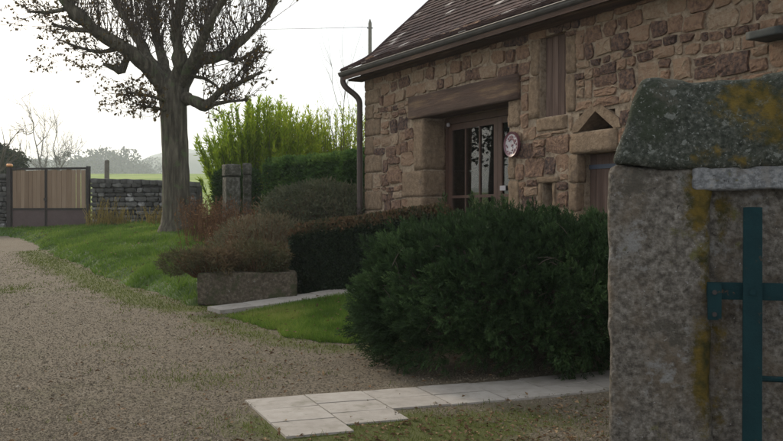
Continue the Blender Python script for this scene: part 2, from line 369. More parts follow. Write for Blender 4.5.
m_field = mat('field grass', [(0, (.10, .16, .03)), (.5, (.18, .25, .05)), (1, (.27, .31, .09))], .25, .9, .95, (8, .5, .05))
def gravel_mat():
    m = mat('gravel', [(0, (.05, .04, .026)), (.35, (.117, .094, .063)), (.7, (.188, .155, .108)), (1, (.30, .255, .19))], 60, .92, .95, (70, 1.0, .02), detail=8, speck=[(.9, .56, (.13, .10, .062), .14), (.45, .54, (.115, .108, .06), .16), (1.7, .60, (.22, .19, .14), .12)])
    nt = m.node_tree; N = nt.nodes; L = nt.links; b = N['Principled BSDF']; src = b.inputs['Base Color'].links[0].from_socket
    at = N.new('ShaderNodeAttribute'); at.attribute_name = 'moss'; tc = N.new('ShaderNodeTexCoord')
    nz = N.new('ShaderNodeTexNoise'); nz.inputs['Scale'].default_value = 5; nz.inputs['Detail'].default_value = 9; nz.inputs['Roughness'].default_value = .75; L.new(tc.outputs['Object'], nz.inputs['Vector'])
    ad = N.new('ShaderNodeMath'); ad.operation = 'ADD'; L.new(at.outputs['Fac'], ad.inputs[0]); L.new(nz.outputs['Fac'], ad.inputs[1])
    mr = N.new('ShaderNodeMapRange'); mr.inputs['From Min'].default_value = .92; mr.inputs['From Max'].default_value = 1.2; L.new(ad.outputs['Value'], mr.inputs['Value'])
    mx = N.new('ShaderNodeMix'); mx.data_type = 'RGBA'; mx.inputs['B'].default_value = (.085, .095, .022, 1)
    L.new(mr.outputs['Result'], mx.inputs['Factor']); L.new(src, mx.inputs['A']); L.new(mx.outputs['Result'], b.inputs['Base Color'])
    return m
m_gravel = gravel_mat()

def setattrf(o, name, vals):
    a = o.data.attributes.new(name, 'FLOAT', 'POINT'); a.data.foreach_set('value', np.ascontiguousarray(vals, dtype=np.float32))

V, F = sheet(graded(-16, 6, .5, 1700), np.concatenate([graded(-4, 46, .5, 60)[20:], np.linspace(75, 1650, 80)]), lambda x, y: g(x, y) - .03)
V = V[:]; add('ground', V, F, m_field, kind='structure', tint=.5, smooth_=True)

# outlines on the ground, traced from the picture onto the terrain
EDGE = [(-40, 235), (10, 236.5), (34, 243), (56, 257), (82, 267), (112, 279), (145, 291), (172, 300), (199, 305)]
lawnA = [hit(*p) for p in EDGE] + [np.array(p) for p in ((-1.9, 12.3), (-1.0, 14.2), (-.6, 15.5), (-1.8, 24), (-2.5, 28.3), (-14, 28.6))]
lawnB = [hit(*p) for p in ((222, 317), (262, 311), (356, 295))] + [np.array((.2, 10.6)), np.array((.1, 9.2))] + [hit(*p) for p in ((347, 346), (318, 343), (285, 336), (255, 326))]
lawnA, lawnB = np.array(lawnA), np.array(lawnB)
def wob(x, y): return (fbm(np.stack([x, y, x * 0], 1), 2.4, 3, 4) - .5) * .85
def lawn_z(poly, lip):
    def f(x, y):
        sd = sdpoly(np.stack([x, y], 1), poly) + wob(x, y) * .5
        return g(x, y) + lip * smooth(-.02, .30, sd) * (1 + .5 * wob(x, y)) - .12 * smooth(0.02, -.25, sd)
    return f
zA, zB = lawn_z(lawnA, .15), lawn_z(lawnB, .025)
xs, ys = np.arange(-15, 7, .12), np.arange(-3, 30.5, .12)
V, F = sheet(xs, ys, lambda x, y: g(x, y) - .12 * smooth(5.5, 6.5, x))
drive = add('gravel_drive', V, F, m_gravel, kind='structure', tint=.5, smooth_=True)
def mosspatch(x, y, c, r, p): return p * np.exp(-(((x - c[0]) / r[0]) ** 2 + ((y - c[1]) / r[1]) ** 2))
def mossf(x, y):
    P = np.stack([x, y], 1)
    sa = sdpoly(P, lawnA); mo = .78 * np.exp(-((sa + .30) / .45) ** 2) * (y < 22)
    sb = sdpoly(P, lawnB); mo = np.maximum(mo, .65 * np.exp(-((sb + .2) / .35) ** 2) * (x < .2))
    for (px, py), r, p in (((330, 427), (.75, .5), 1.0), ((400, 432), (.9, .6), 1.05), ((500, 420), (.8, .5), .68), ((205, 378), (.55, .5), .55), ((590, 408), (.5, .3), .35), ((8, 290), (.5, 1.6), .55), ((560, 436), (.6, .2), .4), ((120, 345), (.6, .5), .3)):
        mo = np.maximum(mo, mosspatch(x, y, hit(px, py), r, p))
    return mo
setattrf(drive, 'moss', mossf(V[:, 0], V[:, 1]))

def clip_sheet(V, F, keep):
    k = keep[F].any(axis=1); F = F[k]; used = np.unique(F); mp = np.full(len(V), -1); mp[used] = np.arange(len(used))
    return V[used], mp[F]
for nm, poly, zf in (('lawn', lawnA, zA), ('lawn_strip', lawnB, zB)):
    x0, y0 = poly.min(0) - .4; x1, y1 = poly.max(0) + .4
    st = .12 if nm == 'lawn' else .07
    V, F = sheet(np.arange(x0, x1, st), np.arange(y0, y1, st), zf)
    V, F = clip_sheet(V, F, sdpoly(V[:, :2], poly) > -.35)
    add(nm, V, F, m_lawn, kind='structure', tint=.5, smooth_=True)

def blades(P, h, w, lean=.35, tint=None):
    n = len(P); a = U(0, 2 * np.pi, n); S = np.stack([np.cos(a), np.sin(a), 0 * a], 1)
    T = rng.normal(size=(n, 3)) * lean; T[:, 2] = 1; T = nrm(T); h = np.broadcast_to(h, (n,))[:, None]; w = np.broadcast_to(w, (n,))[:, None]
    V = np.stack([P - S * w / 2, P + S * w / 2, P + T * h], 1).reshape(-1, 3)
    t = U(0, 1, n) if tint is None else tint
    return V, np.arange(3 * n).reshape(n, 3), np.repeat(t, 3)
def scatter(poly, n, margin=0.0):
    lo, hi = poly.min(0), poly.max(0); P = U(0, 1, (int(n), 2)) * (hi - lo) + lo
    return P[sdpoly(P, poly) + wob(P[:, 0], P[:, 1]) * .5 > margin]
P = scatter(lawnA, 420000); P = P[U(0, 1, len(P)) < np.clip(13.5 / P[:, 1], .3, 1)]
P3 = np.column_stack([P, zA(P[:, 0], P[:, 1]) - .01])
tn = np.clip(fbm(P3, 1.1, 5, 4) * 2.0 - .65 + U(-.3, .3, len(P)), 0, 1)
h = U(.03, .085, len(P)) * (.5 + 1.5 * fbm(P3, 2.6, 9, 3) ** 2 * 2)
V, F, t = blades(P3, h, .013 * (P3[:, 1] / 14), .6, tn)
add('lawn_grass', V, F, m_grass, tint=t, kind='stuff', label='bright green lawn grass along the gravel drive', cat='grass')
P = scatter(lawnB, 90000, .0); P3 = np.column_stack([P, zB(P[:, 0], P[:, 1]) - .01])
tn = np.clip(fbm(P3, 2.6, 6, 4) * 2.2 - .7 + U(-.35, .35, len(P)), 0, 1)
V, F, t = blades(P3, U(.03, .08, len(P)) * (.5 + 1.4 * fbm(P3, 4, 9, 3)), .010, .65, tn)
add('strip_grass', V, F, m_grass, tint=t, kind='stuff', label='short green grass between the far slab path and the conifer', cat='grass')

# ------------------------------------------------------------------ paved paths
SL_A = nrm(hit(610, 372) - hit(245, 402)); SL_B = np.array([SL_A[1], -SL_A[0]])     # along the path / toward the camera
def slab(parent, c, ha, hb, dz=0.0, rot=0.0):
    a = np.array([*(SL_A * math.cos(rot) + SL_B * math.sin(rot)), 0]); b = np.array([a[1], -a[0], 0])
    Vr, Fr = rock((2 * ha, 2 * hb, .05), 2, .004, .0008, 9, int(U(0, 1e4)))
    e = .25; cz = g1(*c); ga = (g1(c[0] + a[0] * e, c[1] + a[1] * e) - cz) / e; gb = (g1(c[0] + b[0] * e, c[1] + b[1] * e) - cz) / e
    Vw = np.array([c[0], c[1], cz - .011 + dz]) + Vr[:, :1] * a + Vr[:, 1:2] * b + np.outer(Vr[:, 2] + Vr[:, 0] * (ga + U(-.006, .006)) + Vr[:, 1] * (gb + U(-.006, .006)), [0, 0, 1])
    add('slab', Vw, Fr, m_slab, parent, tint=U(.15, .9), smooth_=False)
o0 = hit(243.5, 402); org = (o0[0], o0[1], g1(*o0))
path1 = root('slab_path', 'pale concrete slab path in front of the big conifer, its front edge stepped', 'path', org)
SW = .418
ROWS = [[.34, .35, .35], [.29, .29, .29]] + [[.295, .295]] * 9
for i in range(11):
    b_ = .01 * math.sin(i * 2.1) - .01 * (i == 1)
    for rw in ROWS[i]:
        c = o0 + SL_A * (SW * (i + .5)) + SL_B * (b_ + rw / 2)
        slab(path1, c, SW / 2 - .004, rw / 2 - .0035, U(-.002, .003), U(-.006, .006)); b_ += rw
nrows = [sum(r) for r in ROWS]; row = 1.0
o1 = hit(216, 313.5); e1 = hit(356, 294); d1 = nrm(e1 - o1)
path2 = root('slab_path', 'narrow pale slab path running below the stone trough and dark hedge', 'path', (o1[0], o1[1], g1(*o1)))
ra = math.atan2(d1[1], d1[0]) - math.atan2(SL_A[1], SL_A[0])
for i in range(7):
    c = o1 + d1 * (.44 * (i + .5)) + np.array([d1[1], -d1[0]]) * -.1
    slab(path2, c, .216, .21, .035, -ra)

# ------------------------------------------------------------------ the house
PW = 6.2; UW = np.array([-.4590, .8884]); NW = np.array([.8884, .4590])       # wall distance, direction along it, direction into it
def wp(px, py, off=0.0):
    """wall coordinates (s, z) of a pixel on the plane `off` metres in front of the wall"""
    a, b = ray(px, py); d = (PW - off) / (NW[0] * a + NW[1]); return d * (UW[0] * a + UW[1]), EYE + b * d
def W3(s, off, z):
    s, off, z = np.broadcast_arrays(np.asarray(s, float), off, z)
    xy = NW * (PW - off[..., None]) + UW * s[..., None]
    return np.concatenate([xy, z[..., None]], -1)
U3 = np.array([*UW, 0]); N3 = np.array([-NW[0], -NW[1], 0]); Z3 = np.array([0, 0, 1.0])
def wbox(s0, s1, o0, o1, z0, z1):
    return obox(W3((s0 + s1) / 2, (o0 + o1) / 2, (z0 + z1) / 2), U3 * abs(s1 - s0) / 2, N3 * abs(o1 - o0) / 2, Z3 * abs(z1 - z0) / 2)
SC = wp(365.5, 100)[0]; SR = 1.5; ZB = .25
GO = .30                                                         # how far the gutter stands off the wall
ZE = wp(368, 65.4, GO)[1]                                        # gutter rim height
ZT = ZE + .05
corner = W3(SC, 0, .8)
house = root('stone_house', 'rubble stone farmhouse with brown tiled roof and glazed double door', 'house', tuple(np.round(W3(SC, 0, g1(*W3(SC, 0, 0)[:2])), 3)))

def srange(x0, x1, y=150): a, b = wp(x0, y)[0], wp(x1, y)[0]; return min(a, b), max(a, b)
dS = srange(424, 509.5); dTop = wp(424, 117.5)[1]; dBot = dTop - 2.2
lS = srange(411.5, 521); lZ = (dTop - .005, wp(411.5, 97.5)[1])
sS = srange(540, 566); sZ = (wp(540, 118)[1], wp(540, 38)[1])
tS = srange(579, 615); tZ = (wp(597, 130)[1], wp(597, 111)[1])
pS = srange(577, 616); pZ = (.35, wp(577, 154)[1])
nS = srange(543, 552.5); nZ = (wp(548, 214)[1], wp(548, 183)[1])
OPEN = [(dS[0], dS[1], dBot, dTop), (sS[0], sS[1], sZ[0], sZ[1]), (tS[0], tS[1], tZ[0], tZ[1]), (pS[0], pS[1], pZ[0], pZ[1]), (nS[0], nS[1], nZ[0], nZ[1])]
BACKW = -.52
def wall_mesh():
    ss = sorted({SR, SC, *[o[0] for o in OPEN], *[o[1] for o in OPEN]}); zs = sorted({ZB - .6, ZT, *[o[2] for o in OPEN], *[o[3] for o in OPEN]})
    def solid(i, j):
        if not (0 <= i < len(ss) - 1 and 0 <= j < len(zs) - 1): return False
        a, b = (ss[i] + ss[i + 1]) / 2, (zs[j] + zs[j + 1]) / 2
        return not any(o[0] < a < o[1] and o[2] < b < o[3] for o in OPEN)
    Q = []
    for i in range(len(ss) - 1):
        for j in range(len(zs) - 1):
            if not solid(i, j): continue
            s0, s1, z0, z1 = ss[i], ss[i + 1], zs[j], zs[j + 1]
            Q.append([(s0, 0, z0), (s0, 0, z1), (s1, 0, z1), (s1, 0, z0)]); Q.append([(s0, BACKW, z0), (s1, BACKW, z0), (s1, BACKW, z1), (s0, BACKW, z1)])
            if not solid(i - 1, j): Q.append([(s0, 0, z0), (s0, BACKW, z0), (s0, BACKW, z1), (s0, 0, z1)])
            if not solid(i + 1, j): Q.append([(s1, 0, z0), (s1, 0, z1), (s1, BACKW, z1), (s1, BACKW, z0)])
            if not solid(i, j - 1): Q.append([(s0, 0, z0), (s1, 0, z0), (s1, BACKW, z0), (s0, BACKW, z0)])
            if not solid(i, j + 1): Q.append([(s0, 0, z1), (s0, BACKW, z1), (s1, BACKW, z1), (s1, 0, z1)])
    Q = np.array(Q, float).reshape(-1, 3)
    return W3(Q[:, 0], Q[:, 1], Q[:, 2]), np.arange(len(Q)).reshape(-1, 4)
V, F = wall_mesh(); front = add('wall', V, F, m_mortar, house, tint=.5)
HD = 6.0
V, F, t = cat([wbox(SC - .5, SC, BACKW, -HD, ZB - .6, ZT), wbox(SR, SC, -HD, -HD - .4, ZB - .6, ZT), wbox(SR - .5, SR, 0, -HD - .4, ZB - .6, ZT)])
add('wall', V, F, m_mortar, house, tint=.5)
# gable triangle
V = np.concatenate([W3([SC, SC, SC], [0, -HD - .4, -HD / 2], [ZT, ZT, ZT + 2.75]), W3([SC - .4] * 3, [0, -HD - .4, -HD / 2], [ZT, ZT, ZT + 2.75])])
add('gable', V, [(0, 1, 2), (5, 4, 3), (0, 2, 5, 3), (1, 4, 5, 2), (0, 3, 4, 1)], m_mortar, house, tint=.5)
V, F, t = cat([wbox(SR, SC - .5, BACKW, -HD, dBot - .12, dBot - .02), wbox(SR, SC - .5, BACKW - .02, -HD + .02, 3.4, 3.5), wbox(dS[0] - 1.6, dS[1] + 1.2, -3.4, -3.5, dBot - .1, 3.4)])
add('interior_floor', V, F, m_inside, house, tint=.5)

def dressed(name, s0, s1, z0, z1, proud=.02, back=-.10, parent=front, seed=0, mt=None, shape=None, n=6, tint=None):
    V, F = rock((s1 - s0, proud - back, z1 - z0), n, .018, .008, 7, seed, shape)
    V = V + rng.normal(size=V.shape) * .003
    Vw = W3((s0 + s1) / 2 + V[:, 0], (proud + back) / 2 + V[:, 1], (z0 + z1) / 2 + V[:, 2])
    return add(name, Vw, F, mt or m_dressed, parent, tint=U(.2, .8) if tint is None else tint, smooth_=True)
BLOCK = [(*o,) for o in OPEN]
def dblock(name, s0, s1, z0, z1, **k):
    BLOCK.append((s0, s1, z0, z1)); return dressed(name, s0 + .008, s1 - .008, z0 + .006, z1 - .006, seed=int(U(0, 999)), **k)
# left jamb of the glazed door: base block, tall stone (their reveal faces show); right jamb
for x0, y0, y1 in ((403, 172, 199), (414.5, 121.5, 172), (408, 199, 226)):
    a = srange(x0, 424)
    z1_, z0_ = wp(424, y0 - 2)[1], wp(424, y1 - 2)[1]
    BLOCK.append((a[0], a[1], z0_, z1_)); dressed('jamb_stone', a[0] - .012, a[1] - .006, z0_ + .006, z1_ - .006, .025, -.34, n=8, seed=int(x0), tint=.45)
for x1, y0, y1 in ((521, 98, 128), (516, 158, 180), (520, 180, 226)):
    a = srange(509.5, x1); z1_, z0_ = wp(509.5, y0)[1], wp(509.5, y1)[1]
    BLOCK.append((a[0], a[1], z0_, z1_)); dressed('jamb_stone', a[0] + .006, a[1] + .012, z0_ + .006, z1_ - .006, .02, -.34, n=7, seed=int(y0))
# oak lintel
V, F = rock((lS[1] - lS[0], .36, lZ[1] - lZ[0]), 10, .02, .012, 3, 5)
BLOCK.append((lS[0], lS[1], lZ[0], lZ[1]))
add('lintel', W3((lS[0] + lS[1]) / 2 + V[:, 0], -.12 + V[:, 1], (lZ[0] + lZ[1]) / 2 + V[:, 2]), F, m_beam, house, tint=.35, smooth_=True, label='long weathered oak beam over the glazed door')
# shutter surround
for x0, x1, y0, y1 in ((531, 540, 40, 76), (529, 540, 76, 119), (566, 577, 36, 74), (566, 576, 74, 112)):
    a = srange(x0, x1); dblock('jamb_stone', a[0], a[1], wp((x0 + x1) / 2, y1)[1], wp((x0 + x1) / 2, y0)[1])
a = srange(537, 568); dblock('sill', a[0], a[1], sZ[0] - .16, sZ[0] - .003)
# small plank door: lintel block, the two leaning stones of the triangular opening, jambs
a = srange(571, 619); dblock('lintel_stone', a[0], a[1], pZ[1], tZ[0] - .004, proud=.03)
for side in (0, 1):
    e0 = tS[side]; mid = (tS[0] + tS[1]) / 2; out = .10 if side else -.10
    A = [(e0 + out, tZ[0]), (e0, tZ[0]), (mid, tZ[1]), (mid, tZ[1] + .11), (e0 + out * .7, tZ[0] + .09)]
    o_ = .02
    V = np.concatenate([W3([p[0] for p in A], o_, [p[1] for p in A]), W3([p[0] for p in A], -.3, [p[1] for p in A])])
    fr = [(0, 1, 2, 3, 4), (9, 8, 7, 6, 5)] + [(i, i + 5, (i + 1) % 5 + 5, (i + 1) % 5) for i in range(5)]
    add('gable_stone', V, fr, m_dressed, front, tint=.5)
BLOCK.append((tS[0] - .09, tS[1] + .09, tZ[0], tZ[1] + .02))
a = srange(569, 577); z_ = pZ[1]
for k in range(6):
    dblock('jamb_stone', a[0] - U(0, .05), a[1], z_ - .3, z_); z_ -= .3
a = srange(538, 560); dblock('lintel_stone', a[0], a[1], nZ[1], nZ[1] + .075, proud=.03)
for x0, x1 in ((538.5, 543), (552.5, 557)):
    a = srange(x0, x1); dblock('jamb_stone', a[0], a[1], nZ[0], nZ[1], back=-.25)
# corner quoins
z_ = ZB
k = 0
while z_ < ZT - .1:
    hq = U(.2, .34); wq = (.52 if k % 2 else .30) + U(-.05, .08); dblock('quoin', SC - wq, SC + .012, z_, min(z_ + hq, ZT), back=-.3, tint=U(.1, .7)); z_ += hq; k += 1

# rubble
def free_spans(z0, z1):
    sp = [(SR, SC)]
    for b in BLOCK:
        if min(b[3], z1) - max(b[2], z0) < .5 * (z1 - z0): continue
        nsp = []
        for s in sp:
            if b[1] <= s[0] or b[0] >= s[1]: nsp.append(s); continue
            if b[0] > s[0]: nsp.append((s[0], b[0]))
            if b[1] < s[1]: nsp.append((b[1], s[1]))
        sp = nsp
    return [s for s in sp if s[1] - s[0] > .05]
cuts = [ZB]
while cuts[-1] < ZT: cuts.append(cuts[-1] + float(rng.choice([.07, .09, .11, .14, .17, .21, .26])))
rects = []
for z0, z1 in zip(cuts[:-1], cuts[1:]):
    for s0, s1 in free_spans(z0, z1):
        s = s0
        while s < s1 - 1e-6:
            w = (z1 - z0) * U(.75, 2.4); w = min(max(w, .08), .42)
            if s + w > s1 - .09: w = s1 - s
            if z1 - z0 > .17 and U(0, 1) < .35:
                zm = z0 + (z1 - z0) * U(.38, .62); wm = w * U(.35, .65)
                if U(0, 1) < .5 or w < .22: rects += [(s, s + w, z0, zm), (s, s + w, zm, z1)]
                else: rects += [(s, s + wm, z0, z1), (s + wm, s + w, z0, zm), (s + wm, s + w, zm, z1)]
            else: rects.append((s, s + w, z0, z1))
            s += w
for z0, z1 in zip(cuts[:-1], cuts[1:]):          # slim stones where a dressed block covers most of a course
    for b in BLOCK:
        ov = min(b[3], z1) - max(b[2], z0)
        if ov < .5 * (z1 - z0) or z1 - z0 - ov < .045: continue
        za, zb = (z0, b[2]) if b[2] - z0 > z1 - b[3] else (b[3], z1)
        s = b[0]
        while s < b[1] - 1e-6:
            w = U(.10, .3)
            if s + w > b[1] - .08: w = b[1] - s
            rects.append((s, s + w, za, zb)); s += w
def clear_of(r):
    s0, s1, z0, z1 = r
    for b in BLOCK:
        if b[0] < s1 - .004 and b[1] > s0 + .004 and b[2] < z1 - .004 and b[3] > z0 + .004:
            if b[2] > (z0 + z1) / 2: z1 = min(z1, b[2])
            elif b[3] < (z0 + z1) / 2: z0 = max(z0, b[3])
            else: return None
    return (s0, s1, z0, z1) if z1 - z0 > .04 else None
NV = 10
def stone_mesh(r, big=1.0):
    s0, s1, z0, z1 = r; j = U(.003, .012)
    hs, hz = (s1 - s0) / 2 - j, (z1 - z0) / 2 - j * .9
    if hs < .015 or hz < .012: return None
    th = (np.arange(NV) + U(-.2, .2, NV)) * 2 * np.pi / NV + U(0, .6)
    c, s = np.cos(th), np.sin(th); e = U(.22, .5)
    x = np.sign(c) * abs(c) ** e; y = np.sign(s) * abs(s) ** e
    q = 1 + U(-.20, .12, NV); x, y = x * q * hs, y * q * hz
    cs, cz = (s0 + s1) / 2 + U(-.006, .006), (z0 + z1) / 2 + U(-.006, .006) + .025 * math.sin(s0 * 1.7 + z0) + .018 * math.sin(s0 * 4.1)
    pr = U(.008, .034); tilt = U(-.2, .2, 2)
    rings = []
    for f, o in ((1.0, -.01), (.985, pr * .75), (.62, pr)):
        oo = o + (tilt[0] * x * f * .5 + tilt[1] * y * f * .5 if o > 0 else 0) + (U(-.009, .009, NV) if o > 0 else 0)
        rings.append(W3(cs + x * f, oo, cz + y * f))
    cen = W3(np.array([cs + U(-.02, .02) * 1.0]), pr * U(.95, 1.25), np.array([cz]))
    V = np.concatenate(rings + [cen]); i = np.arange(NV); k = (i + 1) % NV
    T = [np.stack([a * NV + i, a * NV + NV + i, a * NV + k], 1) for a in (0, 1)] + [np.stack([a * NV + k, a * NV + NV + i, a * NV + NV + k], 1) for a in (0, 1)] + [np.stack([2 * NV + i, np.full(NV, 3 * NV), 2 * NV + k], 1)]
    return V, np.concatenate(T)
stones = []
for r in rects:
    r = clear_of(r)
    if r is None: continue
    m_ = stone_mesh(r)
    if m_ is None: continue
    c = W3((r[0] + r[1]) / 2, 0, (r[2] + r[3]) / 2)
    px, py = CX + F_PX * c[0] / c[1], HY - F_PX * (c[2] - EYE) / c[1]
    vis = c[1] > 1 and 360 < px < 800 and -8 < py < 222 and not (px > 645 and py > 84)
    area = (r[1] - r[0]) * (r[3] - r[2]) / c[1] ** 2
    dark = U(0, 1)
    tn = U(.0, .25) if dark < .34 else U(.25, 1.0)
    stones.append((vis, area, m_, tn))
order = sorted(range(len(stones)), key=lambda i: (not stones[i][0], -stones[i][1]))
for i in order[:300]:
    add('stone', *stones[i][2], m_stone, front, tint=stones[i][3], smooth_=False)
V, F, t = cat([(*stones[i][2], stones[i][3]) for i in order[300:]])
add('rubble_stones', V, F, m_stone, front, tint=t, kind='stuff')
# two dark putlog holes are left as mortar; a slate ledge juts out high on the right
ls, lz = wp(765, 39); le, _ = wp(800, 39)
V, F = rock((ls - le, .26, .07), 6, .012, .01, 8, 3)
add('ledge', W3((ls + le) / 2 + V[:, 0], .10 + V[:, 1], lz + V[:, 2]), F, m_slate, house, tint=.4, smooth_=True, label='dark slate ledge jutting from the wall')

# glazed double door
OF = -.33
V, F, t = cat([wbox(dS[1] - .06, dS[1], OF, OF - .07, dBot, dTop - .005), wbox(dS[0], dS[0] + .06, OF, OF - .07, dBot, dTop - .005), wbox(dS[0] + .06, dS[1] - .06, OF, OF - .07, dTop - .085, dTop - .005)])
door = add('glazed_door', V, F, m_door, house, tint=.4)
i0, i1 = dS[0] + .06, dS[1] - .06
msplit = wp(497, 150, OF)[0]
def door_leaf(a, b, nv):
    z0, z1 = dBot + .03, dTop - .09; st = .085; zk = z0 + .38
    V, F, t = cat([wbox(a, a + st, OF - .01, OF - .055, z0, z1), wbox(b - st, b, OF - .01, OF - .055, z0, z1)] +
                  [wbox(a + st, b - st, OF - .012, OF - .053, zz, zz + hh) for zz, hh in ((z0, .14), (zk, .075), (z1 - .08, .08), (zk + (z1 - zk) * .42, .035))])
    lf = add('door_leaf', V, F, m_door, door, tint=.6)
    V, F = wbox(a + st - .004, b - st + .004, OF - .025, OF - .045, z0 + .14, zk); add('kick_panel', V, F, m_door, door, tint=.3)
    bars = np.linspace(a + st, b - st, nv + 2); zz = [zk + .075, zk + (z1 - zk) * .42, zk + (z1 - zk) * .42 + .035, z1 - .08]
    for q in bars[1:-1]:
        V, F, t = cat([wbox(q - .012, q + .012, OF - .014, OF - .05, zz[0], zz[1]), wbox(q - .012, q + .012, OF - .014, OF - .05, zz[2], zz[3])]); add('glazing_bar', V, F, m_door, door, tint=.5)
    for u0, u1 in zip(bars[:-1], bars[1:]):
        for za, zb in ((zz[0], zz[1]), (zz[2], zz[3])):
            V, F = wbox(u0 + .003, u1 - .003, OF - .030, OF - .036, za - .003, zb + .003); add('pane', V, F, m_glass, door)
door_leaf(i0 + .003, msplit - .003, 0); door_leaf(msplit + .003, i1 - .003, 2)
s_, z_ = wp(503, 188, OF)
V, F = wbox(s_ - .06, s_ + .06, OF + .006, OF - .004, z_ - .03, z_ + .03); add('notice', V, F, m_white, door, tint=.6, label='small white notice on the narrow door leaf')
s_, z_ = wp(449, 125, OF + .02)
V, F = rock((.05, .05, .06), 4, .024, .001, 5); add('door_light', W3(s_ + V[:, 0], OF + .03 + V[:, 1], z_ + V[:, 2]), F, m_white, door, tint=.8, smooth_=True)  # little white light at the door head, plain white colour, not lit
# curtains inside
for a_, b_ in ((i1 - .5, i1 - .02), (i0 + .02, i0 + .25)):
    sx = np.linspace(a_, b_, 40); off = -.62 + .03 * np.sin(sx * 60); V = np.concatenate([W3(sx, off, dBot + .05), W3(sx, off, dTop - .1)])
    i = np.arange(39); add('curtain', V, np.stack([i, i + 1, i + 41, i + 40], 1), m_curtain, door, tint=.5, smooth_=True)

# plank shutter and plank door
def planks(name, s0, s1, z0, z1, off, n, pl, mt, parent, tl=(.2, .8)):
    V, F = wbox(s0 + .004, s1 - .004, off - .03, off - .05, z0 + .004, z1 - .004); th_ = add(name, V, F, mt, parent, tint=.1)
    e = np.linspace(s0 + .006, s1 - .006, n + 1)
    for a, b in zip(e[:-1], e[1:]):
        V, F = wbox(a + .003, b - .003, off - .028 + U(0, .005), off - .034, z0 + .008, z1 - .008 + U(-.004, .002)); add(pl, V, F, mt, th_, tint=U(*tl))
    return th_
sh = planks('shutter', sS[0], sS[1], sZ[0], sZ[1], -.05, 4, 'plank', m_shutter, house)
pd = planks('plank_door', pS[0], pS[1], pZ[0], pZ[1], -.14, 6, 'plank', m_shutter, house, (.3, .7))
zs_ = wp(590, 166)[1]
V, F, t = cat([wbox(pS[0] + .1, pS[1] + .04, -.155, -.168, zs_ - .022, zs_ + .022)]); add('hinge_strap', V, F, m_strap, pd, tint=.5)
V, F = wbox(nS[0], nS[1], -.2, -.24, nZ[0], nZ[1]); add('niche_shade', V, F, m_dark, house, tint=.2)  # dark sheet, its colour stands in for the shade inside the niche

# roof: flared profile, plain tiles
prof = curve([(-GO - .02, ZE + .015), (.15, ZE + .26), (.48, ZE + .55), (1.28, ZE + 1.27), (2.2, ZE + 2.12), (3.05, ZE + 2.9)], 200)
sl = np.concatenate([[0], np.cumsum(np.linalg.norm(np.diff(prof, axis=0), axis=1))])
S1 = SC + .22
def rp(v): return np.interp(v, sl, prof[:, 0]), np.interp(v, sl, prof[:, 1])
qs = np.linspace(0, sl[-1], 24); d_, z_ = rp(qs)
deck = []
for sgn in (0, 1):
    dd = d_ if sgn == 0 else 6.1 - d_
    top = [W3(np.array([SR - .3, S1 - .02]), -dd[i], z_[i] - .03) for i in range(24)]; bot = [p - np.array([0, 0, .10]) for p in top]
    A = np.array(top).reshape(-1, 3); B = np.array(bot).reshape(-1, 3); i = np.arange(23)
    Fq = np.concatenate([np.stack([2*i, 2*i+1, 2*i+3, 2*i+2], 1), np.stack([48+2*i, 48+2*i+2, 48+2*i+3, 48+2*i+1], 1), np.stack([2*i+1, 48+2*i+1, 48+2*i+3, 2*i+3], 1), np.array([[0, 48, 49, 1], [46, 47, 95, 94]])])
    deck.append((np.concatenate([A, B]), Fq))
V, F, t = cat(deck); roof = add('roof', V, F, m_beam, house, tint=.15)
tiles = []; TW, EX = .165, .105
for rrow in range(int(sl[-1] / EX)):
    v0 = rrow * EX; (da, za), (db, zb) = rp(v0), rp(min(v0 + EX * 1.9, sl[-1])); s = SR - .28 + (TW / 2 if rrow % 2 else 0)
    dirv = nrm(np.array([db - da, zb - za])); nn = np.array([-dirv[1], dirv[0]])
    while s < S1 - .02:
        w = min(TW, S1 - s) - .005
        lift = U(0, .006); sk = U(-.008, .008); th = .013
        d0, z0 = da + nn[0] * (.028 + lift) + dirv[0] * sk, za + nn[1] * (.028 + lift) + dirv[1] * sk
        d1_, z1_ = db + nn[0] * .004, zb + nn[1] * .004
        Vt = np.concatenate([W3([s, s + w, s + w, s], [-d0, -d0, -d1_, -d1_], [z0, z0 + U(-.003, .003), z1_, z1_]),
                             W3([s, s + w, s + w, s], [-d0 + nn[0] * th, -d0 + nn[0] * th, -d1_ + nn[0] * .002, -d1_ + nn[0] * .002], [z0 - nn[1] * th, z0 - nn[1] * th, z1_ - .006, z1_ - .006])])
        Ft = np.array([[0, 3, 2, 1], [0, 1, 5, 4], [1, 2, 6, 5], [3, 0, 4, 7]])
        tn = U(.15, .8) if U(0, 1) > .035 else U(1.1, 1.4)
        tiles.append((Vt, Ft, tn)); s += TW
V, F, t = cat(tiles); add('roof_tiles', V, F, m_tile, roof, tint=t, kind='stuff')
# verge cap along the gable edge
V, F = tube(np.array([W3(S1 - .01, -a, b + .02) for a, b in zip(*rp(np.linspace(.02, sl[-1], 30)))]), .035, 6); add('verge', V, F, m_tile, roof, tint=.35, smooth_=True)
V, F = tube(np.array([W3(q, -3.05, ZE + 2.93) for q in np.linspace(SR - .3, S1, 20)]), .10, 8); add('ridge', V, F, m_tile, roof, tint=.5, smooth_=True)
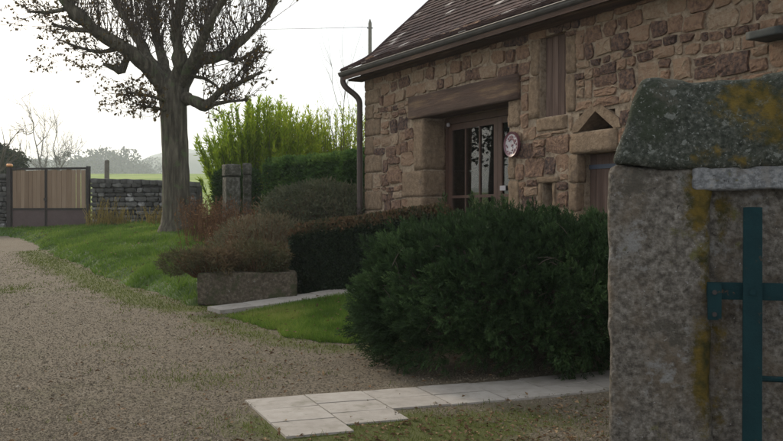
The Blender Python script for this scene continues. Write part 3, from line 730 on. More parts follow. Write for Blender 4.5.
# gutter, fascia board, downpipe
ga = np.linspace(np.pi, 2 * np.pi, 9); GR = .062
ring = [(GO + GR * math.cos(a), ZE - .005 + GR * math.sin(a)) for a in ga] + [(GO + (GR - .006) * math.cos(a), ZE - .005 + (GR - .006) * math.sin(a)) for a in ga[::-1]]
S2 = SC + .20
V = np.concatenate([W3(np.full(18, s), [r[0] for r in ring], [r[1] for r in ring]) for s in (SR - .3, S2)])
i = np.arange(18); k = (i + 1) % 18
Fg = [tuple(q) for q in np.stack([i, k, k + 18, i + 18], 1)] + [tuple(range(18, 27))]
gut = add('gutter', V, [tuple(int(v) for v in f) for f in Fg], m_zinc, house, tint=.5)
V, F = tube(np.array([W3(q, GO + GR, ZE) for q in (SR - .3, 6, S2)]), .008, 6); add('gutter_bead', V, F, m_zinc, gut, tint=1.0, smooth_=True)
V, F = wbox(SR - .3, SC + .12, .0, GO - .07, ZE - .12, ZE - .09); add('soffit', V, F, m_beam, house, tint=.1)
for q in np.arange(SR, SC, .55):
    V, F = wbox(q, q + .08, .03, GO - .09, ZE - .088, ZE + .0); add('rafter_end', V, F, m_beam, house, tint=.3)
pp = [W3(SC + .15, GO, ZE - .06), W3(SC + .15, GO, ZE - .14), W3(SC + .12, GO - .04, ZE - .22), W3(SC + .06, .14, ZE - .33), W3(SC + .035, .085, ZE - .42), W3(SC + .03, .08, ZE - .55), W3(SC + .03, .08, 2.0), W3(SC + .03, .08, .7)]
V, F = tube(np.vstack([curve(np.array(pp[:6]), 22), pp[6:]]), .043, 10, False); dp = add('downpipe', V, F, m_pipe, house, tint=.5, smooth_=True)
for zz in (2.6, 1.6):
    V, F = tube(np.array([W3(SC + .03, .08, zz), W3(SC + .03, .08, zz + .04)]), .052, 8); add('pipe_clip', V, F, m_pipe, dp, tint=.8)

# round plate on the wall beside the door
ps, pz = wp(516, 144.5); pr_ = .142
pc = W3(ps, .06, pz)
plate = root('wall_plate', 'round plum-rimmed plate with white centre hung right of the glazed door', 'plate', tuple(pc))
def disc(r0, r1, o0, o1, n=28):
    a = np.arange(n) * 2 * np.pi / n
    V = np.concatenate([W3(ps + r * np.cos(a), o, pz + r * np.sin(a)) for r, o in ((r0, o0), (r1, o1))]); i = np.arange(n); k = (i + 1) % n
    return V, np.stack([i, k, k + n, i + n], 1)
V, F, t = cat([disc(.001, pr_, .04, .04), disc(pr_, pr_ * 1.0, .04, .075), disc(pr_, pr_ * .82, .075, .065)]); add('rim', V, F, m_plum, plate, tint=.4)
V, F, t = cat([disc(pr_ * .82, .001, .064, .058)]); ctr = add('plate_centre', V, F, m_white, plate, tint=.3)
mot = []
def blob(cs_, cz_, r):
    V, F = gridcube(2); V = nrm(V) * np.array([r, .004, r * U(.6, 1.3)]); return W3(ps + cs_ + V[:, 0], .064 + V[:, 1], pz + cz_ + V[:, 2]), F
for k in range(16):
    a = k * 2 * np.pi / 16 + U(-.1, .1); q = U(.085, .115); mot.append(blob(q * math.cos(a), q * math.sin(a), U(.008, .02)))
for k in range(12): mot.append(blob(.055 * math.cos(.6 + k * .22) , .055 * math.sin(.6 + k * .22) + .01, .014))
for k in range(6): mot.append(blob(U(-.04, .05), U(-.07, .0), U(.006, .016)))
V, F, t = cat(mot); add('painted_motif', V, F, m_plum, plate, tint=.8, kind='stuff')
V, F, t = cat([wbox(ps - .015, ps + .015, .0, .045, pz - .1, pz + .1)]); add('hanger', V, F, m_dark, plate, tint=.3)

# ------------------------------------------------------------------ gate pillar in the right foreground
PA = nrm(np.array([.962, -.272])); PB = np.array([-PA[1], PA[0]]); PO = np.array([.760, 3.30])
def pa(px, b=0.0):
    t, _ = ray(px, 0); o = PO + PB * b; return float((t * o[1] - o[0]) / (PA[0] - t * PA[1]))
def pz_(px, py, b=0.0):
    a = pa(px, b); d = (PO + PB * b + PA * a)[1]; return EYE + (HY - py) / F_PX * d
def P3W(V): return np.concatenate([PO + V[:, :1] * PA + V[:, 1:2] * PB, V[:, 2:3]], 1)
PG = g1(*PO)
pillar = root('gate_pillar', 'massive lichen-covered granite gate pillar in the right foreground', 'pillar', (PO[0], PO[1], PG))
aE = pa(711); zc0 = pz_(640, 167); zc1 = pz_(660, 76)
def prock(name, a0, a1, b0, b1, z0, z1, mt, n=26, r=.04, amp=.02, freq=7, seed=1, moss=(), shape=None, mat_t=.5):
    V, F = rock((a1 - a0, b1 - b0, z1 - z0), n, r, amp, freq, seed, shape)
    V = V + np.array([(a0 + a1) / 2, (b0 + b1) / 2, (z0 + z1) / 2])
    o = add(name, P3W(V), F, mt, pillar, tint=mat_t, smooth_=True)
    mo = np.zeros(len(V))
    for px, py, ra, rz, p in moss:
        mo = np.maximum(mo, p * np.exp(-((V[:, 0] - pa(px)) / ra) ** 2 - ((V[:, 2] - pz_(px, py)) / rz) ** 2))
    setattrf(o, 'moss', mo); return o
def cap_shape(V):
    V = V.copy(); t = (V[:, 2] / (zc1 - zc0) + .5); lean = np.clip(t, 0, 1)
    left = V[:, 0] < 0
    V[:, 0] = np.where(left, V[:, 0] + .095 * lean * (-V[:, 0] / .5), V[:, 0]); V[:, 1] = V[:, 1] + .10 * lean * (V[:, 1] < 0)
    V[:, 2] += .03 * (V[:, 0] + .3) * lean + .012 * np.sin(V[:, 0] * 9)
    return V
prock('shaft_stone', -.005, aE, 0, .5, PG - .1, zc0 + .002, m_pillar, 80, .03, .022, 7, 4, ((700, 200, .07, .17, .95), (706, 260, .045, .3, .70), (706, 370, .06, .28, .95), (640, 200, .1, .06, .4), (660, 350, .08, .08, .42), (625, 240, .03, .2, .45)))
prock('inner_stone', aE - .03, 1.0, .05, .5, PG - .1, zc0 - .04, m_pillar, 70, .03, .022, 8, 12, ((722, 215, .05, .14, .7), (722, 345, .05, .3, .62), (718, 420, .04, .2, .6)))
prock('band_stone', pa(692), 1.0, -.012, .5, pz_(740, 190), zc0 + .004, m_band, 50, .012, .010, 11, 21, ((712, 172, .05, .05, .55), (725, 165, .05, .03, .5)))
prock('cap_stone', 0.0, 1.06, -.03, .54, zc0 - .004, zc1, m_cap, 80, .03, .026, 7, 2, ((750, 100, .17, .13, .78), (775, 120, .12, .15, .78), (705, 155, .07, .07, .68), (730, 90, .1, .06, .6), (640, 150, .1, .05, .4), (745, 160, .1, .04, .55)), cap_shape)

# green iron gate folded against the pillar
ig = root('iron_gate', 'dark green flat-bar iron gate folded against the granite pillar', 'gate', (*(PO + PA * pa(752, -.06) + PB * -.06), PG))
def gbar(name, a0, a1, b0, b1, z0, z1, parent=ig, t=.5):
    V, F = rock((a1 - a0, b1 - b0, z1 - z0), 3, .004, .0006, 6, int(abs(z0) * 77))
    return add(name, P3W(V + np.array([(a0 + a1) / 2, (b0 + b1) / 2, (z0 + z1) / 2])), F, m_green, parent, tint=t)
a0, a1 = pa(743, -.06), pa(763, -.06); zr0, zr1 = pz_(745, 301, -.06), pz_(745, 283, -.06)
gbar('stile', a0, a1, -.06, -.035, PG + .05, pz_(750, 207, -.06))
rail = gbar('rail', pa(707, -.06), 1.55, -.036, -.024, zr0, zr1)
gbar('rail', a0, 1.55, -.036, -.024, PG + .12, PG + .18)
hz0, hz1 = pz_(714, 320, -.05), pz_(714, 283, -.05)
gbar('hinge', pa(707.5, -.05), pa(722, -.05), -.066, -.022, hz0, hz1, rail)
for zz in (hz0 + .02, hz1 - .03):
    V, F = tube(P3W(np.array([[pa(714.5, -.05), -.072, zz], [pa(714.5, -.05), -.064, zz]])), .008, 8); add('bolt', V, F, m_dark, rail, tint=.6)
V, F = tube(P3W(np.array([[pa(714.5, -.05), -.045, hz0 + .04], [pa(714.5, 0), .06, hz0 + .04]])), .014, 8); add('hinge_pin', V, F, m_dark, rail, tint=.4)
zq = pz_(775, 378, 0)
V, F = tube(P3W(np.array([[a1 - .01, -.03, zq], [1.55, -.03, zq]])), .010, 8); add('cross_rod', V, F, m_green, ig, tint=.4)
for q in (.85, 1.1, 1.35):
    gbar('bar', q, q + .03, -.056, -.037, PG + .05, pz_(750, 207, -.06))
gbar('stile', 1.52, 1.585, -.06, -.037, PG + .05, pz_(750, 207, -.06))
for zz in ((zr0 + zr1) / 2,):
    V, F = tube(P3W(np.array([[(a0 + a1) / 2, -.066, zz], [(a0 + a1) / 2, -.058, zz]])), .011, 8); add('rivet', V, F, m_green, ig, tint=.8)

# ------------------------------------------------------------------ shrubs and hedges
def sphere_dirs(n):
    d = rng.normal(size=(n, 3)); return nrm(d)
def superell(D, rad, e):
    """point on a superellipsoid (|x|^e sums to 1) in direction D, and its normal"""
    e = np.broadcast_to(np.asarray(e, float), (len(D),)); q = (np.sum(np.abs(D) ** e[:, None], axis=1)) ** (-1 / e); S = D * q[:, None]
    N = nrm(np.sign(S) * np.abs(S) ** (e[:, None] - 1) / np.asarray(rad)); return S * np.asarray(rad), N
def stems(c, rad, n, mt, parent, rr=.012, name='stems', base=.3, e=2.2):
    ps = []
    D = sphere_dirs(n * 3); D[:, 2] = np.abs(D[:, 2]); D = D[:n]
    S, _ = superell(D, rad, e)
    for q in S:
        b = np.array([q[0] * base, q[1] * base, -rad[2]]); m = (b + q) / 2 + rng.normal(size=3) * .08 * rad[2]
        ps.append((*tube(np.array(c) + curve(np.array([b, m, q * .97]), 5), np.linspace(rr, rr * .25, 5), 4, False), U(0, 1)))
    V, F, t = cat(ps); return add(name, V, F, mt, parent, tint=t, kind='stuff')

# big conifer
gc = hit(470, 381); cc = np.array([1.04, 7.92]); cz = g1(*cc)
crad = np.array([1.20, .90, .545]); ccen = np.array([cc[0], cc[1], cz + .55])
con = root('conifer_bush', 'large dark green feathery spreading conifer in front of the house', 'bush', (cc[0], cc[1], cz))
nb = 1700
D = sphere_dirs(int(nb * 1.4)); D = D[D[:, 2] > -.72][:nb]; nb = len(D)
S, N = superell(D, crad, 2.15 + 2.0 * smooth(.1, -.5, D[:, 2]))
bul = 1 + .22 * (fbm(S, 2.6, 4, 3) - .5) * 2
dep = np.where(U(0, 1, nb) < .78, U(.78, .95, nb), U(.45, .8, nb)); B0 = ccen + S * (bul * dep)[:, None]
BD = nrm(N * .8 + np.array([-.30, -.12, .48]) + rng.normal(size=(nb, 3)) * .30); BL = U(.12, .25, nb) * np.where(U(0, 1, nb) < .05, 1.3, 1)
bt = np.clip(fbm(B0, 2.5, 8, 3) * 1.5 - .5 + rng.normal(size=nb) * .17, 0, 1)
NS = 14; k_ = np.repeat(np.arange(nb), NS); n = len(k_); f_ = np.tile(np.linspace(.0, 1, NS), nb); Bd = BD[k_]
sd_ = nrm(np.cross(Bd, rng.normal(size=(n, 3)))); wid = (.085 * (1 - .75 * f_) + .01) * U(.2, 1.1, n)
Pb = B0[k_] + Bd * (BL[k_] * f_)[:, None] + sd_ * wid[:, None] + np.outer(-.08 * f_ * f_ * BL[k_], [0, 0, 1]); Pb[:, 2] = np.maximum(Pb[:, 2], g(Pb[:, 0], Pb[:, 1]) + .02)
Dd = nrm(Bd + sd_ * .55 * (1 - .6 * f_)[:, None] + rng.normal(size=(n, 3)) * .16)
Ls = U(.07, .14, n) * (1.15 - .4 * f_)
clump = np.clip(bt[k_] + .25 * f_, 0, 1)
K = 12
side = nrm(np.cross(Dd, rng.normal(size=(n, 3)))); PP, DD, LL, TT = [], [], [], []
droop = np.array([0, 0, -.10])
for k in range(K):
    f = (k + .6) / K; base = Pb + Dd * (Ls * f)[:, None] + droop * (Ls * f * f)[:, None]
    sg = 1 if k % 2 else -1
    d = nrm(Dd * .85 + side * sg * .6 + rng.normal(size=(n, 3)) * .18) if k < K - 1 else Dd
    PP.append(base); DD.append(d); LL.append(.046 * (1.15 - f * .65) * U(.7, 1.3, n)); TT.append(np.clip(clump * .8 + .28 * f * f + U(-.12, .12, n) - .05, 0, 1))
PP, DD, LL, TT = map(np.concatenate, (PP, DD, LL, TT))
V, F, t = leaves(PP, DD, LL, .0095, TT)
add('foliage', V, F, m_conifer, con, tint=t)
stems(ccen, crad * .93, 240, m_twig, con, .018, 'branches', .25, 2.7)
ps = []
for k in range(70):
    d = sphere_dirs(1)[0]; d[1] = -abs(d[1]) - .3; d[2] = U(-.5, .5); S1_, N1 = superell(nrm(d)[None], crad, 2.7); a = ccen + S1_[0] * U(.92, 1.0)
    e_ = np.array([U(-.15, .22), U(-.05, .05), U(-.06, .16)]); ps.append((*tube(curve(np.array([a, a + e_ * .5 + [0, 0, .02], a + e_]), 5), np.linspace(.004, .0015, 5), 4, False), U(.6, 1.4)))
V, F, t = cat(ps); add('dead_twigs', V, F, m_twig, con, tint=t, kind='stuff')

# dark clipped hedge
def boxhedge(nm, label, A, B, thick, zt0, zt1, n, mt, leaf, tintf, wobble=.05, cat_='hedge', zlow=0.0, top_lift=0.0, core=True):
    A, B = np.array(A, float), np.array(B, float); L_ = np.linalg.norm(B - A); u = (B - A) / L_; v = np.array([-u[1], u[0]])
    mid = (A + B) / 2; r_ = root(nm, label, cat_, (mid[0], mid[1], g1(*mid)))
    ar = np.array([L_ * thick, L_ * .95, L_ * .95, thick * .95, thick * .95]); pr = ar / ar.sum(); kind = rng.choice(5, n, p=pr)
    a, b, h = U(0, 1, n), U(0, 1, n), U(0, 1, n)
    b = np.where(kind == 1, 0, np.where(kind == 2, 1, b)); a = np.where(kind == 3, 0, np.where(kind == 4, 1, a)); h = np.where(kind == 0, 1, h)
    N = np.zeros((n, 3)); N[kind == 0, 2] = 1; N[kind == 1, :2] = -v; N[kind == 2, :2] = v; N[kind == 3, :2] = -u; N[kind == 4, :2] = u
    xy = A + np.outer(a * L_, u) + np.outer(b * thick, v); gz = g(xy[:, 0], xy[:, 1]); zt = zt0 + (zt1 - zt0) * a
    # soften the long edges
    er = .10; hb = np.minimum(np.minimum(b, 1 - b) * thick, np.minimum(a, 1 - a) * L_)
    zt = zt - np.clip(er - hb, 0, er) ** 2 / er * .9
    P = np.column_stack([xy, gz + zlow + (zt - gz - zlow) * h])
    P = P + N * ((fbm(P, 2.5, 3, 3) - .5) * 2 * wobble - np.abs(rng.normal(size=n)) * .035)[:, None]
    D_ = nrm(N * .7 + rng.normal(size=(n, 3)) * .6 + np.array([0, 0, .3]))
    V, F, t = leaves(P, D_, U(.7, 1.3, n) * leaf, U(.7, 1.2, n) * leaf * .55, tintf(P, h, kind))
    add('foliage', V, F, mt, r_, tint=t)
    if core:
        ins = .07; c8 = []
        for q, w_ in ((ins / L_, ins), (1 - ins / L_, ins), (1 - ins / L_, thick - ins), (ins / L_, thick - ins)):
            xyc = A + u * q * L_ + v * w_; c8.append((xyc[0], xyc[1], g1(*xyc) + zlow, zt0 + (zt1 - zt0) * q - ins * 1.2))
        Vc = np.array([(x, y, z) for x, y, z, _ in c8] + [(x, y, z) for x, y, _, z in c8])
        add('dark_core', Vc, np.array([[0, 3, 2, 1], [4, 5, 6, 7], [0, 1, 5, 4], [1, 2, 6, 5], [2, 3, 7, 6], [3, 0, 4, 7]]), mt, r_, tint=.05)  # solid block, darkest leaf tint standing for the shaded inside, stops see-through
    return r_
def t_hedge(P, h, k):
    n = len(P); top = np.where(h > .97, 1, smooth(.86, 1.0, h) * .9); m = fbm(P, 5, 2, 3)
    return np.clip(U(.05, .55, n) * (1 - top) + top * (.75 + .45 * m + U(-.2, .2, n)), 0, 1)
hA, hB = np.array([-1.30, 12.12]), np.array([.66, 11.62])
hzA, hzB = EYE + (HY - 226) / F_PX * 12.1, EYE + (HY - 204) / F_PX * 11.7
boxhedge('clipped_hedge', 'dark clipped hedge with russet top beside the house door', hA, hB, .62, hzA, hzB, 30000, m_hedge, .045, t_hedge, .045)

def mound(nm, label, c, rad, n, mt, leaf, wl, tintf, e=2.2, updir=.4, cat_='shrub', stem_mt=None, nst=60, bul_=.25, zlow=None, seed=1, rnd=.6, bias=(0, 0, 0)):
    gz = g1(c[0], c[1]) if zlow is None else zlow; cen = np.array([c[0], c[1], gz + rad[2] * .9]); r_ = root(nm, label, cat_, (c[0], c[1], gz))
    D = sphere_dirs(int(n * 1.8)); D = D[D[:, 2] > -.7][:n]; n = len(D); S, N = superell(D, rad, e)
    S = S * ((1 + bul_ * 2 * (fbm(S + seed * 5, 1.6 / max(rad[0], .3), seed, 3) - .5)) * np.where(U(0, 1, n) < .6, U(.88, 1.05, n), U(.35, .95, n)))[:, None]
    P = cen + S; P[:, 2] = np.maximum(P[:, 2], gz + .01)
    D_ = nrm(N * .6 + np.array([0, 0, updir]) + np.array(bias) + rng.normal(size=(n, 3)) * rnd)
    V, F, t = leaves(P, D_, U(.6, 1.4, n) * leaf, U(.7, 1.2, n) * leaf * wl, tintf(P, S))
    add('foliage', V, F, mt, r_, tint=t)
    stems(cen, np.array(rad) * .95, nst, stem_mt or m_twig, r_, .009, 'stems', .35, e)
    return r_
def tint_basic(lo, hi, sc_=2.5, seed=3):
    return lambda P, S: np.clip(lo + (hi - lo) * (fbm(P, sc_, seed, 3) * 1.6 - .3) + U(-.2, .2, len(P)), 0, 1)
# rounded grey-brown shrub behind the hedge
mound('rounded_shrub', 'rounded grey-green shrub between the dark hedge and the downpipe', (-1.02, 15.0), (1.12, .8, .64), 15000, m_shrub, .07, .3, tint_basic(.1, .8), stem_mt=m_twig, nst=200, bul_=.45, rnd=.8)
mound('rounded_shrub', 'brownish twiggy shrub left of the dark hedge behind the trough', (-1.75, 13.4), (.66, .55, .47), 8000, m_shrub, .07, .2, tint_basic(.5, 1.3), stem_mt=m_dead, nst=260, updir=.8, bul_=.6, rnd=.8)
# trough with its plants
tA, tB = hit(197, 306.5), hit(297, 300); tl = np.linalg.norm(tB - tA); tu = (tB - tA) / tl; tv = np.array([-tu[1], tu[0]])
tz = g1(*((tA + tB) / 2)) - .02; th_ = .40
tr = root('stone_trough', 'long low rough stone trough planted with shrubs beside the slab path', 'trough', ((tA + tB)[0] / 2, (tA + tB)[1] / 2, tz))
def trough_w(V): return np.column_stack([tA + np.outer(V[:, 0], tu) + np.outer(V[:, 1], tv), V[:, 2] + tz])
TD = .55
for nm, a0, a1, b0, b1, z0, z1, sd in (('front_wall', 0, tl, 0, .1, 0, th_, 1), ('back_wall', 0, tl, TD - .1, TD, 0, th_, 2), ('end_wall', .004, .1, .09, TD - .09, .003, th_ - .004, 3), ('end_wall', tl - .1, tl - .004, .09, TD - .09, .003, th_ - .004, 4)):
    V, F = rock((a1 - a0, b1 - b0, z1 - z0), 14, .025, .014, 5, sd); add(nm, trough_w(V + np.array([(a0 + a1) / 2, (b0 + b1) / 2, (z0 + z1) / 2])), F, m_trough, tr, tint=.5, smooth_=True)
V, F = obox((tl / 2, TD / 2, th_ - .07), (tl / 2 - .09, 0, 0), (0, TD / 2 - .09, 0), (0, 0, .02)); add('soil', trough_w(V), F, m_drygap, tr, tint=.6)
for ax, rx, lab in ((.10, .48, 'low grey-green plant spilling over the left end of the trough'), (.72, .42, 'bushy green-brown plant filling the right half of the trough')):
    c = tA + tu * ax + tv * .26
    mound('trough_plant', lab, c, (rx, .34, .19), 5500, m_trough_pl, .07, .16, tint_basic(.15, 1.1, 4), zlow=tz + th_ - .06, nst=160, bul_=.75, updir=.5, rnd=.9, stem_mt=m_dead, cat_='plant', bias=(-.1, -.1, 0))
# dead perennials
def dead_clump(label, c, w, h, n, mt, nm='dead_perennial', cat_='plant', seed=0, lean=.18, rr=.004, leafy=5):
    gz = max(g1(*c), float(zA(np.array([c[0]]), np.array([c[1]]))[0])); r_ = root(nm, label, cat_, (c[0], c[1], gz)); ps, LP, LD = [], [], []
    for k in range(n):
        b = np.array([c[0], c[1], gz]) + np.append(rng.normal(size=2) * w * .45, 0); hh = h * U(.45, 1.1)
        tip = b + np.array([rng.normal() * lean * hh, rng.normal() * lean * hh, hh]); md = (b + tip) / 2 + np.append(rng.normal(size=2) * .03, .06 * hh)
        cv = curve(np.array([b, md, tip]), 5); ps.append((*tube(cv, np.linspace(rr, rr * .4, 5), 3, False), U(0, 1)))
        for q in range(leafy):
            LP.append(cv[1] + (cv[4] - cv[1]) * U(0, 1)); LD.append(rng.normal(size=3) + np.array([0, 0, .5]))
    V, F, t = cat(ps); add('stems', V, F, mt, r_, tint=t, kind='stuff')
    if leafy:
        V, F, t = leaves(np.array(LP), np.array(LD), U(.03, .08, len(LP)), U(.012, .03, len(LP)), U(0, 1, len(LP))); add('foliage', V, F, mt, r_, tint=t)
for i, (px, py, d, w, h, n_, lab) in enumerate(((200, 228, 18.6, .45, .75, 150, 'russet dead stems just right of the tree trunk'), (214, 232, 17.5, .5, .8, 170, 'russet dead perennial clump left of the stone piers'), (243, 236, 17.3, .5, .7, 170, 'brown dead perennial clump below the stone piers'),
                                                (266, 236, 16.2, .5, .8, 170, 'tall brown dead stems right of the stone piers'), (292, 238, 15.0, .45, .75, 150, 'red-brown dead stems above the hedge end'), (225, 240, 16.0, .5, .45, 150, 'low brown dead stems at the back edge of the lawn'))):
    dead_clump(lab, (ray(px, 0)[0] * d, d), w, h, n_, m_dead)
for px, d, h, lab in ((96, 26.6, .6, 'yellow straw tuft at the wall foot near the gate'), (107, 26.6, .75, 'tallest yellow straw tuft at the foot of the dry stone wall'), (120, 26.6, .5, 'small yellow straw tuft midway along the dry stone wall'), (153, 25.5, .5, 'yellow straw tuft just left of the tree trunk')):
    dead_clump(lab, (ray(px, 0)[0] * d, d), .35, h, 60, m_straw, 'straw_tuft', 'grass tuft', lean=.3, rr=.008, leafy=1)

# stone piers and ivy hedge
for (x0, x1, yt, d, dep, lab) in ((221, 239, 164, 20.6, .4, 'broad grey stone pier with worn top left of its slimmer twin'), (241.5, 251, 163, 21.2, .35, 'slim pale stone pier partly under the ivy hedge')):
    xa, xb = ray(x0, 0)[0] * d, ray(x1, 0)[0] * d; zt = EYE + (HY - yt) / F_PX * d; zb = g1(xa, d) - .05
    pr_o = root('stone_pier', lab, 'pier', ((xa + xb) / 2, d, zb), 'piers of the old garden gateway'); wdt = xb - xa; a_ = .45 if x0 < 230 else .1
    RM = np.array([[math.cos(a_), math.sin(a_), 0], [-math.sin(a_), math.cos(a_), 0], [0, 0, 1]])
    for nm, w_, z0, z1, sd in (('shaft', wdt * .84, zb, zt - .27, 3), ('cap', wdt * .9, zt - .262, zt, 5)):
        V, F = rock((w_, dep * .8, z1 - z0), 12, .03, .02, 5, sd + int(x0)); V = V @ RM
        add(nm, V + np.array([(xa + xb) / 2, d + dep / 2, (z0 + z1) / 2]), F, m_pier, pr_o, tint=.4, smooth_=True)
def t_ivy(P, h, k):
    return np.clip(fbm(P, 1.8, 7, 3) * 1.2 - .25 + smooth(.9, 1, h) * .35 + U(-.2, .2, len(P)), 0, 1)  # paler tint on the top leaves paints in the sunlight there
ztA, ztB = EYE + (HY - 160.5) / F_PX * 21.2, EYE + (HY - 149) / F_PX * 17.5
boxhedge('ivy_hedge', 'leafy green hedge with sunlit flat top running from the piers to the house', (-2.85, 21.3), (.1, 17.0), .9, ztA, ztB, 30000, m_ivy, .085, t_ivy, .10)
boxhedge('low_hedge', 'low dark green hedge behind the tree trunk left of the piers', (-4.35, 23.0), (-3.5, 22.4), .6, EYE + (HY - 172) / F_PX * 23, EYE + (HY - 169) / F_PX * 22.6, 9000, m_ivy, .07, lambda P, h, k: np.clip(U(0, .5, len(P)), 0, 1), .1)

# tall upright willow shrub
def uprights(nm, label, cx, cy, wx, wy, hmax, n, mt, leafn, ll, tr_, hf, lean=.10):
    gz = g1(cx, cy); r_ = root(nm, label, 'shrub', (cx, cy, gz)); ps, LP, LD, LT = [], [], [], []
    for k in range(n):
        a = U(-1, 1); b = np.array([cx + a * wx * .8, cy + U(-1, 1) * wy, gz]); b[2] = g1(b[0], b[1]); hh = hmax * hf(a) * U(.55, 1.06)
        tip = b + np.array([a * wx * .28 + rng.normal() * lean * hh, rng.normal() * lean * hh, hh]); md = b * .5 + tip * .5 + np.array([-a * .04, 0, .05 * hh])
        cv = curve(np.array([b, md, tip]), 8); ps.append((*tube(cv, np.linspace(.012, .003, 8), 3, False), U(0, 1)))
        f = U(.15, 1, leafn) ** .8 * 7; i = np.minimum(f.astype(int), 6); w = (f - i)[:, None]; LP.append(cv[i] * (1 - w) + cv[i + 1] * w)
        dv = nrm(cv[i + 1] - cv[i]) * .9 + rng.normal(size=(leafn, 3)) * .42; LD.append(dv); LT.append(np.clip(tr_(a) + f / 7 * .25 + U(-.25, .25, leafn), 0, 1))
    V, F, t = cat(ps); add('stems', V, F, m_twig, r_, tint=t, kind='stuff')
    LP, LD, LT = map(np.concatenate, (LP, LD, LT)); V, F, t = leaves(LP, LD, U(.6, 1.3, len(LP)) * ll, U(.7, 1.2, len(LP)) * ll * .2, LT); add('foliage', V, F, mt, r_, tint=t)
D_B = 24.5
bx = lambda px: ray(px, 0)[0] * D_B
def bh(a): return .70 + .30 * (1 - abs(a - .05) ** 2.2)
uprights('willow_shrub', 'tall bright green shrub of upright backlit shoots right of the tree', (bx(212) + bx(312)) / 2, D_B, (bx(312) - bx(212)) / 2, .9, EYE + (HY - 100) / F_PX * D_B - 1.2, 420, m_bamboo, 115, .15, lambda a: .30 + .22 * a, bh)
uprights('willow_shrub', 'sparser yellow-green upright shrub nearest the house corner', (bx(305) + bx(372)) / 2, D_B + .6, (bx(372) - bx(305)) / 2, .7, EYE + (HY - 104) / F_PX * D_B - 1.2, 230, m_bamboo, 60, .13, lambda a: .5 - .1 * a, lambda a: .95)

# bare sapling beside the house corner
def bare(r_, base, h, spread, n1, rr, depth=2, mt=None, name='branches', sides=4, upw=.8):
    ps = []
    def grow(p, d, L, r, lev):
        pts = [p]; dd = d
        for k in range(4):
            dd = nrm(dd + rng.normal(size=3) * .14 + np.array([0, 0, .07])); pts.append(pts[-1] + dd * L / 4)
        ps.append((*tube(np.array(pts), np.linspace(r, r * .45, 5), sides, False), U(0, 1)))
        if lev > 0:
            for k in range(n1):
                i = int(U(1, 4.99)); f = nrm(dd * upw + rng.normal(size=3) * spread + np.array([0, 0, .25])); grow(pts[i], f, L * U(.4, .65), r * .5, lev - 1)
    grow(np.array(base, float), np.array([0, 0, 1.0]), h, rr, depth)
    V, F, t = cat(ps); return add(name, V, F, mt or m_twig, r_, tint=t)
for px, d, yt, lab in ((352, 19.5, 52, 'thin bare sapling rising just left of the gutter end'), (343, 20.5, 84, 'shorter bare sapling left of the tall one by the gutter')):
    b = np.array([ray(px, 0)[0] * d, d, 0]); b[2] = g1(b[0], d); sp = root('bare_sapling', lab, 'sapling', tuple(b)); bare(sp, b, (EYE + (HY - yt) / F_PX * d - b[2]) * .85, .32, 5, .013, 2, upw=1.5)

# ------------------------------------------------------------------ the pollarded tree
DT = 20.0
tb = pix(176, 228, DT); tb[2] = float(zA(np.array([tb[0]]), np.array([tb[1]]))[0]) - .03
tree = root('pollarded_tree', 'big pollarded tree with thick grey trunk, knobbly limbs and sparse brown leaves', 'tree', tuple(tb))
PXM = DT / F_PX
def limb(pts, n=14, jit=1.0):
    """rows of px, py, radius in px, depth offset in m"""
    q = curve(np.array([(a, b, r, d) for a, b, r, d in pts], float), n)
    P = np.array([pix(a, b, DT + d) for a, b, r, d in q]); R = np.maximum(q[:, 2], .3) * PXM * (.86 if jit else 1)
    P = P + (rng.normal(size=P.shape) * (R * .07 * jit)[:, None]); R = R * (1 + U(-.07, .09, n) * jit)
    return P, R
V, F = tube(*limb([(176.5, 236, 22, 0), (176.5, 228, 17.5, 0), (176.5, 216, 14.5, 0), (176, 180, 13.3, 0), (175, 140, 13, 0), (173.5, 108, 13.5, 0), (172.5, 92, 13.5, 0), (172.5, 80, 10.5, 0)], 40, 0.0), 20, False)
Pn = nrm((V - np.array([tb[0], DT, 0])) * [1, 1, 0]); V = V + Pn * ((fbm(V, 5, 3, 4) - .5) * .05)[:, None]
add('trunk', V, F, m_bark, tree, tint=.5, smooth_=True)
LIMBS = [
 [(168, 98, 9, 0), (150, 69, 9, -.3), (125, 50, 7.5, -.6), (95, 30, 7, -.9), (72, 8, 6.5, -1.1), (56, -14, 6, -1.2), (46, -40, 4, -1.2)],
 [(170, 94, 8.5, 0), (163, 62, 6, .6), (156, 32, 4.8, 1.0), (149, -2, 4, 1.2), (147, -36, 4, 1.2)],
 [(174, 92, 8.5, 0), (180, 62, 7, -.3), (176, 28, 5.6, -.5), (184, -8, 4.5, -.6), (181, -44, 4, -.6)],
 [(176, 97, 9, 0), (189, 76, 7.5, .2), (201, 60, 7, .3), (222, 56, 6, .5), (236, 45, 4.8, .6), (256, 28, 3.6, .8), (272, 8, 2.6, .9), (282, -14, 1.5, .9)],
 [(181, 98, 7, 0), (193, 100, 6.5, -.2), (206, 106, 6.5, -.3), (213, 98, 4, -.4), (226, 88, 3, -.5), (241, 82, 2.2, -.5), (262, 72, 1.3, -.6)],
 [(166, 88, 7, 0), (140, 42, 4.8, .9), (121, 10, 4, 1.6), (104, -20, 4.5, 1.9)],
 [(178, 88, 7, 0), (203, 40, 4.6, -.8), (216, 12, 4, -1.3), (236, -20, 4, -1.6)]]
